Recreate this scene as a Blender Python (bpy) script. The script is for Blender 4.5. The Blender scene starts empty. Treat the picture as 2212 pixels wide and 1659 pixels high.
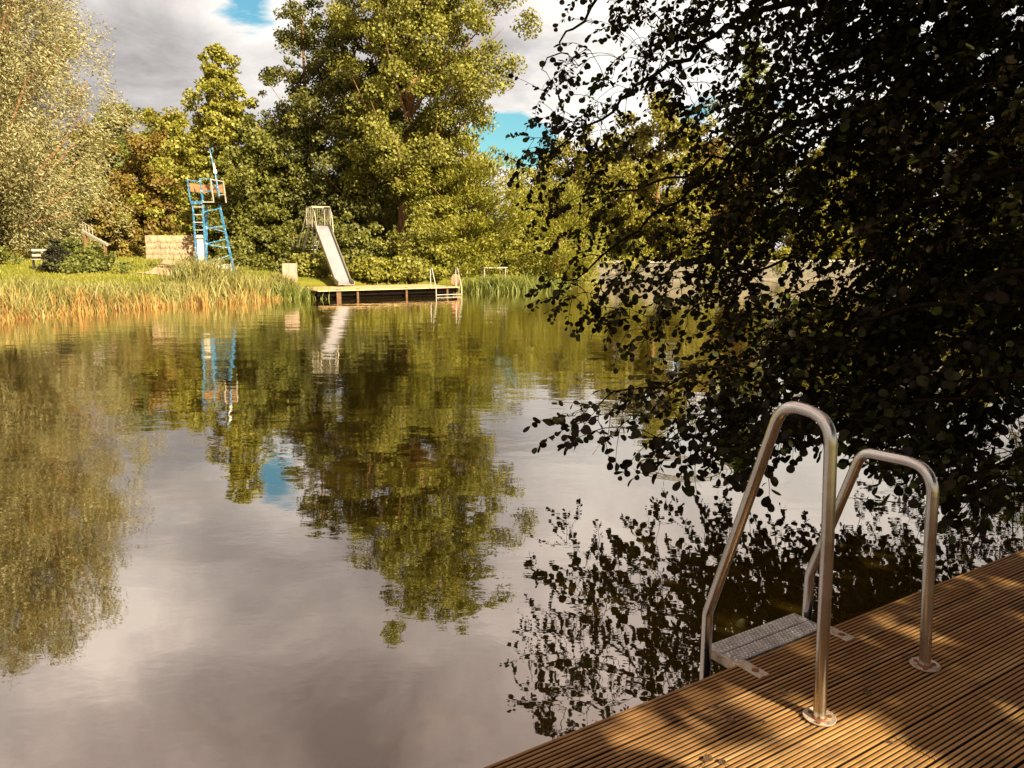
import bpy, math, random
import numpy as np
from mathutils import Vector, Matrix

random.seed(7)
RNG = np.random.default_rng(7)
scene = bpy.context.scene
COL = scene.collection
rad = math.radians

# ------------------------------------------------------------------ viewpoint
# survey frame: a 2212 x 1659 grid over the photograph, eye 2.0 m above the water
F, CX, CY, EYE, PITCH = 1661.0, 1106.0, 829.5, 2.0, rad(9.8)
cp, sp = math.cos(PITCH), math.sin(PITCH)


def ray(x, y):
    a, b = (x - CX) / F, -(y - CY) / F
    return Vector((a, cp + b * sp, -sp + b * cp))


def at(x, y, Y):
    r = ray(x, y)
    t = Y / r.y
    return Vector((r.x * t, Y, EYE + r.z * t))


def onz(x, y, z):
    r = ray(x, y)
    t = (z - EYE) / r.z
    return Vector((r.x * t, r.y * t, z))


def proj(p):
    dz = p[2] - EYE
    f = p[1] * cp - dz * sp
    if f < 0.05:
        return None
    u = p[1] * sp + dz * cp
    return CX + F * p[0] / f, CY - F * u / f


cam_d = bpy.data.cameras.new("camera")
cam = bpy.data.objects.new("camera", cam_d)
COL.objects.link(cam)
cam.location = (0, 0, EYE)
cam.rotation_euler = (rad(90) - PITCH, 0, 0)
cam_d.sensor_width = 36
cam_d.lens = 36 * F / 2212
cam_d.clip_start = 0.05
cam_d.clip_end = 2000
scene.camera = cam

SUN_EL, SUN_AZ = rad(31), rad(-46)          # azimuth measured from +X
SUN = Vector((math.cos(SUN_EL) * math.cos(SUN_AZ), math.cos(SUN_EL) * math.sin(SUN_AZ), math.sin(SUN_EL)))


# ------------------------------------------------------------------ object helpers
def tag(o, label=None, cat=None, group=None, kind=None):
    if label:
        o["label"] = label
    if cat:
        o["category"] = cat
    if group:
        o["group"] = group
    if kind:
        o["kind"] = kind
    return o


def empty(name, loc=(0, 0, 0), rz=0.0):
    o = bpy.data.objects.new(name, None)
    COL.objects.link(o)
    o.location = loc
    o.rotation_euler = (0, 0, rz)
    return o


def link_mesh(name, me, mat, parent=None, smooth=False):
    o = bpy.data.objects.new(name, me)
    COL.objects.link(o)
    if mat is not None:
        me.materials.append(mat)
    if smooth:
        me.shade_smooth()
    if parent is not None:
        o.parent = parent
    return o


def np_mesh(name, verts, faces, mat, parent=None, smooth=False):
    """verts (N,3), faces (M,k) all with k corners"""
    me = bpy.data.meshes.new(name)
    verts = np.ascontiguousarray(verts, dtype=np.float32)
    faces = np.ascontiguousarray(faces, dtype=np.int32)
    m, k = faces.shape
    me.vertices.add(len(verts))
    me.vertices.foreach_set("co", verts.ravel())
    me.loops.add(m * k)
    me.loops.foreach_set("vertex_index", faces.ravel())
    me.polygons.add(m)
    me.polygons.foreach_set("loop_start", np.arange(0, m * k, k, dtype=np.int32))
    me.polygons.foreach_set("loop_total", np.full(m, k, dtype=np.int32))
    me.update(calc_edges=True)
    return link_mesh(name, me, mat, parent, smooth)


class MB:
    def __init__(self):
        self.v, self.f = [], []

    def add(self, vs, fs):
        b = len(self.v)
        self.v.extend(tuple(p) for p in vs)
        self.f.extend(tuple(b + i for i in f) for f in fs)

    def obox(self, c, ax, ay, az):
        """box from centre and three half-axis vectors"""
        c, ax, ay, az = Vector(c), Vector(ax), Vector(ay), Vector(az)
        vs = [c + sx * ax + sy * ay + sz * az for sz in (-1, 1) for sy in (-1, 1) for sx in (-1, 1)]
        self.add(vs, [(0, 2, 3, 1), (4, 5, 7, 6), (0, 1, 5, 4), (1, 3, 7, 5), (3, 2, 6, 7), (2, 0, 4, 6)])

    def bar(self, p, q, w, h, up=(0, 0, 1)):
        p, q = Vector(p), Vector(q)
        d = q - p
        n = d.normalized()
        s = n.cross(Vector(up))
        if s.length < 1e-4:
            s = n.cross(Vector((1, 0, 0)))
        s.normalize()
        u = s.cross(n)
        self.obox((p + q) / 2, d / 2, s * w / 2, u * h / 2)

    def tube(self, pts, radii, n=8, caps=True):
        pts = [Vector(p) for p in pts]
        if not hasattr(radii, "__len__"):
            radii = [radii] * len(pts)
        k = len(pts)
        ring, prev = [], None
        for i in range(k):
            t = (pts[min(i + 1, k - 1)] - pts[max(i - 1, 0)])
            t = t.normalized() if t.length > 1e-9 else Vector((0, 0, 1))
            if prev is None:
                a = t.cross(Vector((0, 0, 1)))
                if a.length < 0.05:
                    a = t.cross(Vector((1, 0, 0)))
            else:
                a = prev - t * prev.dot(t)
            a.normalize()
            prev = a
            b = t.cross(a)
            for j in range(n):
                an = 2 * math.pi * j / n
                ring.append(pts[i] + (a * math.cos(an) + b * math.sin(an)) * radii[i])
        fs = []
        for i in range(k - 1):
            for j in range(n):
                j2 = (j + 1) % n
                fs.append((i * n + j, i * n + j2, (i + 1) * n + j2, (i + 1) * n + j))
        if caps:
            fs.append(tuple(range(n - 1, -1, -1)))
            fs.append(tuple((k - 1) * n + j for j in range(n)))
        self.add(ring, fs)

    def disc(self, c, r, z0, z1, n=24, r1=None):
        r1 = r if r1 is None else r1
        c = Vector(c)
        vs = [c + Vector((r * math.cos(2 * math.pi * j / n), r * math.sin(2 * math.pi * j / n), z0)) for j in range(n)]
        vs += [c + Vector((r1 * math.cos(2 * math.pi * j / n), r1 * math.sin(2 * math.pi * j / n), z1)) for j in range(n)]
        fs = [(j, (j + 1) % n, n + (j + 1) % n, n + j) for j in range(n)]
        fs += [tuple(range(n - 1, -1, -1)), tuple(range(n, 2 * n))]
        self.add(vs, fs)

    def build(self, name, mat, parent=None, smooth=False, bevel=0.0):
        me = bpy.data.meshes.new(name)
        me.from_pydata(self.v, [], self.f)
        me.update()
        o = link_mesh(name, me, mat, parent, False)
        if smooth:
            me.shade_smooth()
            try:
                me.set_sharp_from_angle(angle=rad(40))
            except Exception:
                pass
        if bevel:
            m = o.modifiers.new("bevel", "BEVEL")
            m.width = bevel
            m.segments = 2
            m.limit_method = "ANGLE"
        return o


# ------------------------------------------------------------------ materials
def new_mat(name):
    m = bpy.data.materials.new(name)
    m.use_nodes = True
    nt = m.node_tree
    nt.nodes.clear()
    out = nt.nodes.new("ShaderNodeOutputMaterial")
    return m, nt, out


class G:
    """small node-graph helper"""

    def __init__(self, nt):
        self.nt = nt

    def n(self, typ, **kw):
        node = self.nt.nodes.new(typ)
        for k, v in kw.items():
            setattr(node, k, v)
        return node

    def set(self, sock, val):
        if hasattr(val, "is_output"):
            self.nt.links.new(val, sock)
        elif val is not None:
            sock.default_value = val

    def math(self, op, a, b=None, c=None, clamp=False):
        nd = self.n("ShaderNodeMath", operation=op, use_clamp=clamp)
        for i, v in enumerate((a, b, c)):
            if v is not None:
                self.set(nd.inputs[i], v)
        return nd.outputs[0]

    def vmath(self, op, a, b=None, scale=None):
        nd = self.n("ShaderNodeVectorMath", operation=op)
        self.set(nd.inputs[0], a)
        if b is not None:
            self.set(nd.inputs[1], b)
        if scale is not None:
            self.set(nd.inputs["Scale"], scale)
        return nd.outputs["Value"] if op in ("DOT_PRODUCT", "LENGTH", "DISTANCE") else nd.outputs[0]

    def noise(self, vec, scale, detail=4, rough=0.5, dist=0.0):
        nd = self.n("ShaderNodeTexNoise")
        self.set(nd.inputs["Vector"], vec)
        self.set(nd.inputs["Scale"], scale)
        nd.inputs["Detail"].default_value = detail
        nd.inputs["Roughness"].default_value = rough
        nd.inputs["Distortion"].default_value = dist
        return nd.outputs["Fac"]

    def ramp(self, fac, stops):
        nd = self.n("ShaderNodeValToRGB")
        el = nd.color_ramp.elements
        while len(el) < len(stops):
            el.new(0.5)
        for e, (p, c) in zip(el, stops):
            e.position = p
            e.color = (*c, 1) if len(c) == 3 else c
        self.set(nd.inputs[0], fac)
        return nd.outputs[0]

    def mix(self, fac, a, b, mode="MIX"):
        nd = self.n("ShaderNodeMix", data_type="RGBA", blend_type=mode)
        self.set(nd.inputs[0], fac)
        for s, v in ((nd.inputs[6], a), (nd.inputs[7], b)):
            if isinstance(v, tuple) and len(v) == 3:
                v = (*v, 1)
            self.set(s, v)
        return nd.outputs[2]

    def mapr(self, v, a, b, c, d, clamp=True):
        nd = self.n("ShaderNodeMapRange", clamp=clamp)
        for i, x in enumerate((v, a, b, c, d)):
            self.set(nd.inputs[i], x)
        return nd.outputs[0]

    def pos(self):
        return self.n("ShaderNodeNewGeometry").outputs["Position"]

    def obj(self):
        return self.n("ShaderNodeTexCoord").outputs["Object"]

    def mapping(self, vec, scale=(1, 1, 1), rot=(0, 0, 0), loc=(0, 0, 0)):
        nd = self.n("ShaderNodeMapping")
        self.set(nd.inputs[0], vec)
        nd.inputs["Location"].default_value = loc
        nd.inputs["Rotation"].default_value = rot
        nd.inputs["Scale"].default_value = scale
        return nd.outputs[0]

    def bump(self, h, dist=0.01, strength=1.0):
        nd = self.n("ShaderNodeBump")
        self.set(nd.inputs["Height"], h)
        nd.inputs["Distance"].default_value = dist
        nd.inputs["Strength"].default_value = strength
        return nd.outputs[0]

    def principled(self, col, rough=0.6, metal=0.0, normal=None, spec=0.4):
        nd = self.n("ShaderNodeBsdfPrincipled")
        if isinstance(col, tuple) and len(col) == 3:
            col = (*col, 1)
        self.set(nd.inputs["Base Color"], col)
        self.set(nd.inputs["Roughness"], rough)
        self.set(nd.inputs["Metallic"], metal)
        nd.inputs["Specular IOR Level"].default_value = spec
        if normal is not None:
            self.set(nd.inputs["Normal"], normal)
        return nd.outputs[0]

    def out(self, node_out, shader):
        self.nt.links.new(shader, node_out.inputs[0])


def leaf_mat(name, stops, transl=0.35, gloss=0.035, rough=0.62, tr_tint=(1.0, 1.0, 0.45), clump=0.35, clump_scale=0.7):
    m, nt, out = new_mat(name)
    g = G(nt)
    geo = g.n("ShaderNodeNewGeometry")
    isl = geo.outputs["Random Per Island"]
    nz = g.noise(geo.outputs["Position"], clump_scale, 3)
    fac = g.math("ADD", g.math("MULTIPLY", isl, 1 - clump), g.math("MULTIPLY", g.mapr(nz, 0.3, 0.7, 0, 1), clump))
    col = g.ramp(fac, stops)
    d = g.n("ShaderNodeBsdfDiffuse")
    g.set(d.inputs[0], col)
    t = g.n("ShaderNodeBsdfTranslucent")
    g.set(t.inputs[0], g.mix(1.0, col, tr_tint, "MULTIPLY"))
    mx = g.n("ShaderNodeMixShader")
    mx.inputs[0].default_value = transl
    nt.links.new(d.outputs[0], mx.inputs[1])
    nt.links.new(t.outputs[0], mx.inputs[2])
    gl = g.n("ShaderNodeBsdfGlossy")
    gl.inputs["Roughness"].default_value = rough
    gl.inputs["Color"].default_value = (1, 0.95, 0.85, 1)
    mx2 = g.n("ShaderNodeMixShader")
    mx2.inputs[0].default_value = gloss
    nt.links.new(mx.outputs[0], mx2.inputs[1])
    nt.links.new(gl.outputs[0], mx2.inputs[2])
    g.out(out, mx2.outputs[0])
    return m


def plain_mat(name, col, rough=0.6, metal=0.0, var=0.25, scale=6.0, bump=0.0, spec=0.4, stain=None, stain_amt=0.0, stretch=(1, 1, 1)):
    m, nt, out = new_mat(name)
    g = G(nt)
    p = g.mapping(g.pos(), scale=stretch)
    nz = g.noise(p, scale, 5, 0.6)
    c = g.mix(g.mapr(nz, 0.3, 0.7, 0, 1), tuple(x * (1 - var) for x in col), tuple(min(1, x * (1 + var)) for x in col))
    if stain:
        s = g.mapr(g.noise(p, scale * 1.9, 6, 0.65), 0.62 - stain_amt, 0.70 - stain_amt * 0.6, 0, 1)
        c = g.mix(s, c, stain)
    nrm = g.bump(nz, bump) if bump else None
    g.out(out, g.principled(c, rough, metal, nrm, spec))
    return m


M = {}
M["poplar"] = leaf_mat("poplar_leaf", [(0.0, (0.0826, 0.0835, 0.007)), (0.5, (0.1663, 0.1587, 0.013)), (1.0, (0.2923, 0.2715, 0.034))], gloss=0.035)
M["sallow_poplar"] = leaf_mat("pale_poplar_leaf", [(0.0, (0.131, 0.1253, 0.01)), (0.5, (0.2419, 0.2245, 0.02)), (1.0, (0.3629, 0.3341, 0.06))], gloss=0.035)
M["poplar_shaded"] = leaf_mat("poplar_shaded_leaf", [(0.0, (0.0484, 0.0522, 0.006)), (0.6, (0.1008, 0.1023, 0.011)), (1.0, (0.1915, 0.1796, 0.027))], gloss=0.035)  # poplar leaf again, with the shaded side's darkness put into its colour
M["alder_far"] = leaf_mat("bush_leaf", [(0.0, (0.0585, 0.0637, 0.006)), (0.5, (0.121, 0.1232, 0.011)), (1.0, (0.2167, 0.2088, 0.025))], gloss=0.035)
M["willow"] = leaf_mat("silver_willow_leaf", [(0.0, (0.17, 0.147, 0.055)), (0.5, (0.255, 0.222, 0.088)), (1.0, (0.38, 0.336, 0.165))], transl=0.28, gloss=0.06)
M["sallow"] = leaf_mat("light_willow_leaf", [(0.0, (0.1248, 0.1219, 0.006)), (0.5, (0.2112, 0.2014, 0.012)), (1.0, (0.3072, 0.2915, 0.03))], transl=0.4)
M["yellow"] = leaf_mat("yellow_leaf", [(0.0, (0.1248, 0.1113, 0.008)), (0.5, (0.2016, 0.1802, 0.012)), (1.0, (0.288, 0.2544, 0.03))], transl=0.4)
M["green"] = leaf_mat("green_leaf", [(0.0, (0.0768, 0.0901, 0.012)), (0.5, (0.1248, 0.1378, 0.018)), (1.0, (0.192, 0.2014, 0.035))], transl=0.4)
M["copper"] = leaf_mat("copper_leaf", [(0.0, (0.09, 0.055, 0.006)), (0.5, (0.17, 0.11, 0.010)), (1.0, (0.26, 0.18, 0.02))], transl=0.3)
M["hornbeam"] = leaf_mat("hornbeam_leaf", [(0.0, (0.12, 0.085, 0.012)), (0.5, (0.2, 0.145, 0.02)), (1.0, (0.3, 0.22, 0.045))], transl=0.3)
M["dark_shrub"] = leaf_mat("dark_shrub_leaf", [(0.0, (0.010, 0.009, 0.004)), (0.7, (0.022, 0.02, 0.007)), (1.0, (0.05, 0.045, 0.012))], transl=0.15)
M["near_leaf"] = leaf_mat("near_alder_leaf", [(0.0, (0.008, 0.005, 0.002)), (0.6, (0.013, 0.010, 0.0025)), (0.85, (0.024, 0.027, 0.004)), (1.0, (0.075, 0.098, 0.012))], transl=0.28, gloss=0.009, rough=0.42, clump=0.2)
M["reed"] = leaf_mat("reed_blade", [(0.0, (0.12, 0.12, 0.018)), (0.5, (0.21, 0.195, 0.04)), (0.85, (0.33, 0.28, 0.08)), (1.0, (0.42, 0.33, 0.12))], transl=0.35, gloss=0.05, clump=0.45)
M["dry_reed"] = leaf_mat("dry_reed_stalk", [(0.0, (0.10, 0.042, 0.012)), (0.35, (0.26, 0.13, 0.03)), (0.7, (0.38, 0.23, 0.06)), (1.0, (0.48, 0.36, 0.13))], transl=0.25, gloss=0.03, clump=0.45)
M["sedge"] = leaf_mat("sedge_blade", [(0.0, (0.08, 0.11, 0.010)), (0.6, (0.16, 0.18, 0.02)), (1.0, (0.27, 0.26, 0.05))], transl=0.4, gloss=0.04)
M["grass"] = leaf_mat("grass_blade", [(0.0, (0.15, 0.15, 0.015)), (0.6, (0.24, 0.23, 0.025)), (1.0, (0.34, 0.30, 0.06))], transl=0.4, gloss=0.03, clump=0.6, clump_scale=0.25)
M["bark"] = plain_mat("bark", (0.20, 0.105, 0.045), 0.9, var=0.6, scale=9, bump=0.02, stretch=(1, 1, 0.25))
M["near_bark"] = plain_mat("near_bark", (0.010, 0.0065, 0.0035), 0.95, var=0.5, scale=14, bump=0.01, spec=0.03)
M["blue"] = plain_mat("weathered_blue_paint", (0.025, 0.155, 0.32), 0.45, var=0.3, scale=5, stain=(0.40, 0.44, 0.46), stain_amt=0.09)
M["pale_steel"] = plain_mat("pale_painted_steel", (0.36, 0.33, 0.28), 0.5, var=0.2, scale=5, stain=(0.25, 0.13, 0.06), stain_amt=0.02)
M["galv"] = plain_mat("galvanised_steel", (0.27, 0.235, 0.17), 0.5, 0.35, var=0.2, scale=6)
M["slide_sheet"] = plain_mat("slide_sheet_metal", (0.25, 0.24, 0.26), 0.42, 0.25, var=0.12, scale=3)
M["white_board"] = plain_mat("white_board", (0.62, 0.58, 0.52), 0.6, var=0.15, scale=9, stretch=(1, 1, 0.1))
M["pale_box"] = plain_mat("pale_box", (0.36, 0.26, 0.20), 0.7, var=0.15, scale=5)
M["brown_board"] = plain_mat("brown_boards", (0.28, 0.15, 0.065), 0.6, var=0.3, scale=4, stretch=(1, 1, 5))
M["dock_wood"] = plain_mat("dock_wood", (0.45, 0.30, 0.15), 0.75, var=0.25, scale=3)
M["shade_timber"] = plain_mat("shade_dark_timber", (0.006, 0.004, 0.003), 0.9, var=0.4, scale=4, spec=0.05)  # near black: the shade under the jetty is put into the colour
M["pile"] = plain_mat("pile_timber", (0.10, 0.05, 0.022), 0.8, var=0.4, scale=6)
M["red_board"] = plain_mat("reddish_board", (0.36, 0.16, 0.10), 0.6, var=0.2, scale=6)
M["bench_wood"] = plain_mat("grey_bench_wood", (0.33, 0.29, 0.24), 0.7, var=0.25, scale=6)
M["dark_iron"] = plain_mat("dark_iron", (0.03, 0.022, 0.018), 0.6, 0.3, var=0.3)
M["concrete"] = plain_mat("concrete", (0.105, 0.09, 0.065), 0.85, var=0.3, scale=2.0, bump=0.01, stain=(0.2, 0.16, 0.1), stain_amt=0.06)
M["coping"] = plain_mat("weathered_coping", (0.24, 0.21, 0.16), 0.85, var=0.4, scale=1.5, stain=(0.08, 0.07, 0.03), stain_amt=0.1)
M["rust"] = plain_mat("rusty_steel", (0.16, 0.06, 0.022), 0.8, 0.2, var=0.5, scale=40)
M["dry_leaf"] = plain_mat("dry_leaf", (0.07, 0.035, 0.014), 0.7, var=0.5, scale=60)
M["thatch"] = plain_mat("reed_screen", (0.42, 0.31, 0.20), 0.85, var=0.5, scale=14, bump=0.02, stretch=(1, 1, 0.12))


def steel_mat():
    m, nt, out = new_mat("brushed_stainless_steel")
    g = G(nt)
    p = g.pos()
    br = g.noise(g.mapping(p, scale=(1, 1, 0.15)), 160, 3, 0.6)
    blot = g.noise(p, 9, 6, 0.65)
    fine = g.noise(p, 55, 5, 0.7)
    rough = g.math("ADD", g.mapr(blot, 0.3, 0.7, 0.13, 0.25), g.math("MULTIPLY", br, 0.05))
    col = g.mix(g.mapr(blot, 0.35, 0.7, 0, 1), (0.52, 0.49, 0.45), (0.64, 0.61, 0.57))
    spots = g.mapr(fine, 0.62, 0.72, 0, 0.55)
    col = g.mix(spots, col, (0.30, 0.22, 0.14))
    g.out(out, g.principled(col, rough, 1.0, g.bump(g.math("ADD", br, fine), 0.0004)))
    return m


def tread_mat():
    m, nt, out = new_mat("aluminium_tread")
    g = G(nt)
    p = g.pos()
    nz = g.noise(p, 30, 5, 0.6)
    col = g.mix(g.mapr(nz, 0.4, 0.7, 0, 1), (0.56, 0.54, 0.52), (0.36, 0.32, 0.28))
    g.out(out, g.principled(col, 0.33, 0.7))
    return m


def bracket_mat():
    m, nt, out = new_mat("weathered_bracket_steel")
    g = G(nt)
    p = g.pos()
    nz = g.noise(p, 45, 6, 0.7)
    col = g.mix(g.mapr(nz, 0.5, 0.66, 0, 1), (0.52, 0.44, 0.34), (0.22, 0.11, 0.05))
    g.out(out, g.principled(col, 0.5, 0.5))
    return m


def deck_mat():
    m, nt, out = new_mat("grooved_deck_timber")
    g = G(nt)
    o = g.obj()                                   # x runs along the boards
    geo = g.n("ShaderNodeNewGeometry")
    isl = geo.outputs["Random Per Island"]
    sep = g.n("ShaderNodeSeparateXYZ")
    nt.links.new(o, sep.inputs[0])
    shift = g.n("ShaderNodeCombineXYZ")
    g.set(shift.inputs[0], g.math("MULTIPLY", isl, 40.0))
    v = g.vmath("ADD", o, shift.outputs[0])
    grain = g.noise(g.mapping(v, scale=(2.5, 90, 90)), 1.0, 6, 0.62)
    streak = g.noise(g.mapping(v, scale=(0.9, 14, 14)), 1.0, 5, 0.6)
    blot = g.noise(v, 5.5, 6, 0.65)
    fine = g.noise(v, 55, 5, 0.7)
    base = g.ramp(isl, [(0.0, (0.21, 0.100, 0.027)), (0.5, (0.31, 0.162, 0.046)), (1.0, (0.41, 0.235, 0.075))])
    c = g.mix(g.mapr(grain, 0.3, 0.7, 0, 0.75), base, (0.16, 0.08, 0.028))
    c = g.mix(g.mapr(streak, 0.5, 0.72, 0, 0.6), c, (0.50, 0.32, 0.14))
    c = g.mix(g.mapr(blot, 0.52, 0.68, 0, 0.75), c, (0.085, 0.046, 0.016))
    c = g.mix(g.mapr(fine, 0.64, 0.70, 0, 0.8), c, (0.04, 0.024, 0.012))
    # darker down in the grooves
    c = g.mix(g.mapr(sep.outputs[2], -0.0040, -0.0008, 1.0, 0.0), c, (0.022, 0.010, 0.005))
    nrm = g.bump(g.math("ADD", grain, g.math("MULTIPLY", fine, 0.6)), 0.0012)
    g.out(out, g.principled(c, g.mapr(blot, 0.3, 0.7, 0.48, 0.7), 0.0, nrm, 0.35))
    return m


def ground_mat():
    m, nt, out = new_mat("meadow_ground")
    g = G(nt)
    p = g.pos()
    a = g.noise(p, 0.25, 5, 0.6)
    b = g.noise(p, 7, 5, 0.7)
    c = g.ramp(a, [(0.3, (0.13, 0.135, 0.016)), (0.5, (0.20, 0.195, 0.022)), (0.7, (0.27, 0.235, 0.04))])
    c = g.mix(g.mapr(b, 0.35, 0.7, 0, 0.6), c, (0.10, 0.095, 0.014))
    sep = g.n("ShaderNodeSeparateXYZ")
    nt.links.new(p, sep.inputs[0])
    c = g.mix(g.mapr(sep.outputs[2], 0.1, 0.5, 1, 0), c, (0.05, 0.032, 0.014))
    g.out(out, g.principled(c, 0.95, 0, g.bump(b, 0.06), 0.1))
    return m


def path_mat():
    m, nt, out = new_mat("sandy_path")
    g = G(nt)
    p = g.pos()
    a = g.noise(p, 1.2, 6, 0.7)
    c = g.mix(g.mapr(a, 0.3, 0.7, 0, 1), (0.34, 0.22, 0.13), (0.50, 0.36, 0.24))
    g.out(out, g.principled(c, 0.95, 0, g.bump(g.noise(p, 20, 4), 0.02), 0.1))
    return m


def water_mat():
    m, nt, out = new_mat("pond_water")
    g = G(nt)
    p = g.pos()
    patch = g.mapr(g.noise(p, 0.16, 3, 0.55, 0.4), 0.38, 0.66, 0.22, 1.0)
    mp = g.mapping(p, scale=(0.85, 1.5, 1), rot=(0, 0, 0.35))
    big = g.noise(mp, 0.85, 2, 0.5)
    mid = g.noise(mp, 3.0, 3, 0.55, 0.3)
    fin = g.noise(mp, 9.5, 2, 0.5, 0.2)
    h = g.math("MULTIPLY", big, 0.010)
    h = g.math("ADD", h, g.math("MULTIPLY", g.math("MULTIPLY", mid, 0.0042), patch))
    h = g.math("ADD", h, g.math("MULTIPLY", g.math("MULTIPLY", fin, 0.00075), patch))
    # the water lies calmer under the shelter of the alder and the deck
    h = g.math("MULTIPLY", h, g.mapr(g.vmath("DISTANCE", p, (1.5, 4.0, 0.0)), 2.0, 18.0, 0.34, 1.25))
    # spreading rings where something touched the surface
    rc = onz(1470, 1010, 0)
    d = g.vmath("DISTANCE", p, (rc.x, rc.y, 0))
    env = g.math("EXPONENT", g.math("MULTIPLY", g.math("POWER", g.math("SUBTRACT", d, 0.36), 2.0), -160.0))
    ring = g.math("MULTIPLY", g.math("MULTIPLY", g.math("SINE", g.math("MULTIPLY", d, 85.0)), env), 0.0022)
    h = g.math("ADD", h, ring)
    nrm = g.bump(h, 1.0)
    body = g.n("ShaderNodeBsdfDiffuse")
    c = g.mix(g.mapr(g.noise(p, 0.5, 4), 0.3, 0.7, 0, 1), (0.026, 0.016, 0.002), (0.040, 0.026, 0.003))
    g.set(body.inputs[0], c)
    gl = g.n("ShaderNodeBsdfGlossy")
    gl.inputs["Roughness"].default_value = 0.015
    gl.inputs["Color"].default_value = (1.0, 0.955, 0.90, 1)
    g.set(gl.inputs["Normal"], nrm)
    fr = g.n("ShaderNodeFresnel")
    fr.inputs[0].default_value = 1.33
    g.set(fr.inputs["Normal"], nrm)
    mx = g.n("ShaderNodeMixShader")
    g.set(mx.inputs[0], g.mapr(fr.outputs[0], 0.03, 0.62, 0.34, 0.88))
    nt.links.new(body.outputs[0], mx.inputs[1])
    nt.links.new(gl.outputs[0], mx.inputs[2])
    g.out(out, mx.outputs[0])
    return m


M["steel"] = steel_mat()
M["tread"] = tread_mat()
M["bracket"] = bracket_mat()
M["deck"] = deck_mat()
M["ground"] = ground_mat()
M["path"] = path_mat()
M["water"] = water_mat()


# ------------------------------------------------------------------ sky and sun
def build_world():
    w = bpy.data.worlds.new("World")
    scene.world = w
    w.use_nodes = True
    nt = w.node_tree
    nt.nodes.clear()
    g = G(nt)
    out = g.n("ShaderNodeOutputWorld")
    bg = g.n("ShaderNodeBackground")
    sky = g.n("ShaderNodeTexSky", sky_type="NISHITA")
    sky.sun_disc = False
    sky.sun_elevation = SUN_EL
    sky.sun_rotation = rad(90) - SUN_AZ
    sky.dust_density = 1.0
    blue = g.mix(1.0, sky.outputs[0], (0.32, 0.55, 0.50), "MULTIPLY")
    d = g.n("ShaderNodeTexCoord").outputs["Generated"]
    sep = g.n("ShaderNodeSeparateXYZ")
    nt.links.new(d, sep.inputs[0])
    z = g.math("ADD", g.math("MAXIMUM", sep.outputs[2], 0.0), 0.22)
    flat = g.vmath("SCALE", d, scale=g.math("DIVIDE", 1.0, z))
    flat = g.mapping(flat, loc=(3.1, 1.7, 0.0))
    n1 = g.noise(flat, 0.95, 10, 0.60, 0.35)
    n2 = g.noise(g.mapping(flat, loc=(0.22, -0.14, 0.0)), 2.6, 9, 0.62, 0.5)
    dens = g.math("ADD", n1, 0.13)

    def spot(px, py, amt, width):
        v = ray(px, py).normalized()
        dd = g.vmath("DISTANCE", d, tuple(v))
        e = g.math("EXPONENT", g.math("MULTIPLY", g.math("POWER", dd, 2.0), -1.0 / (width * width)))
        return g.math("MULTIPLY", e, amt)

    for args in ((520, -12, -0.34, 0.072), (610, -90, -0.10, 0.08), (1105, 285, -0.26, 0.065), (1140, 330, -0.10, 0.06),
                 (330, 150, 0.14, 0.22), (1090, 60, 0.03, 0.12), (1120, 160, 0.08, 0.09), (1500, 240, -0.12, 0.07),
                 (1740, 230, -0.10, 0.07), (570, 150, -0.03, 0.06)):
        dens = g.math("ADD", dens, spot(*args))
    cover = g.mapr(dens, 0.435, 0.48, 0.0, 1.0)
    # thin edges are bright, thick middles grey
    thick = g.math("ADD", dens, g.math("MULTIPLY", g.math("SUBTRACT", n2, 0.5), 0.95))
    for args in ((560, 110, -0.14, 0.075), (1090, 75, -0.07, 0.07), (560, 70, -0.05, 0.05), (1110, 170, 0.13, 0.07), (1080, 20, 0.06, 0.06), (300, 170, 0.07, 0.15), (1160, 330, -0.1, 0.1), (1450, 60, -0.06, 0.3), (1700, 150, -0.1, 0.2), (2100, 180, -0.06, 0.3)):
        thick = g.math("ADD", thick, spot(*args))
    def mirrored(px, py, amt, width):
        v = ray(px, py).normalized()
        dd = g.vmath("DISTANCE", d, (v.x, v.y, -v.z))
        return g.math("MULTIPLY", g.math("EXPONENT", g.math("MULTIPLY", g.math("POWER", dd, 2.0), -1.0 / (width * width))), amt)

    # heavier and lighter cloud overhead, known only from its mirror image in the pond
    for args in ((300, 1290, -0.340, 0.07), (370, 1120, -0.272, 0.05), (200, 1400, -0.272, 0.06), (1250, 1000, -0.238, 0.14), (950, 1130, -0.085, 0.10), (1650, 1000, -0.204, 0.14),
                 (560, 1560, 0.26, 0.15), (780, 1640, 0.10, 0.14), (800, 1250, 0.136, 0.10), (900, 1640, 0.05, 0.12), (1080, 1480, 0.085, 0.1), (450, 1000, 0.03, 0.08)):
        thick = g.math("ADD", thick, mirrored(*args))
    shade = g.ramp(thick, [(0.30, (4.5, 4.3, 4.0)), (0.48, (3.5, 3.3, 3.15)), (0.66, (2.55, 2.42, 2.36)), (1.0, (1.25, 1.14, 1.12))])
    # the higher overcast, seen only mirrored in the pond, is a little warmer
    shade = g.mix(g.mapr(sep.outputs[2], 0.24, 0.5, 0, 1), shade, g.mix(1.0, shade, (1.80, 1.60, 1.49), "MULTIPLY"))
    shade = g.mix(g.mapr(sep.outputs[2], 0.44, 0.62, 0, 1), shade, g.mix(1.0, shade, (0.72, 0.66, 0.64), "MULTIPLY"))
    col = g.mix(cover, blue, shade)
    # away from the sun's half the overcast breaks up less
    g.set(bg.inputs[0], col)
    bg.inputs[1].default_value = 0.084
    nt.links.new(bg.outputs[0], out.inputs[0])


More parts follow.
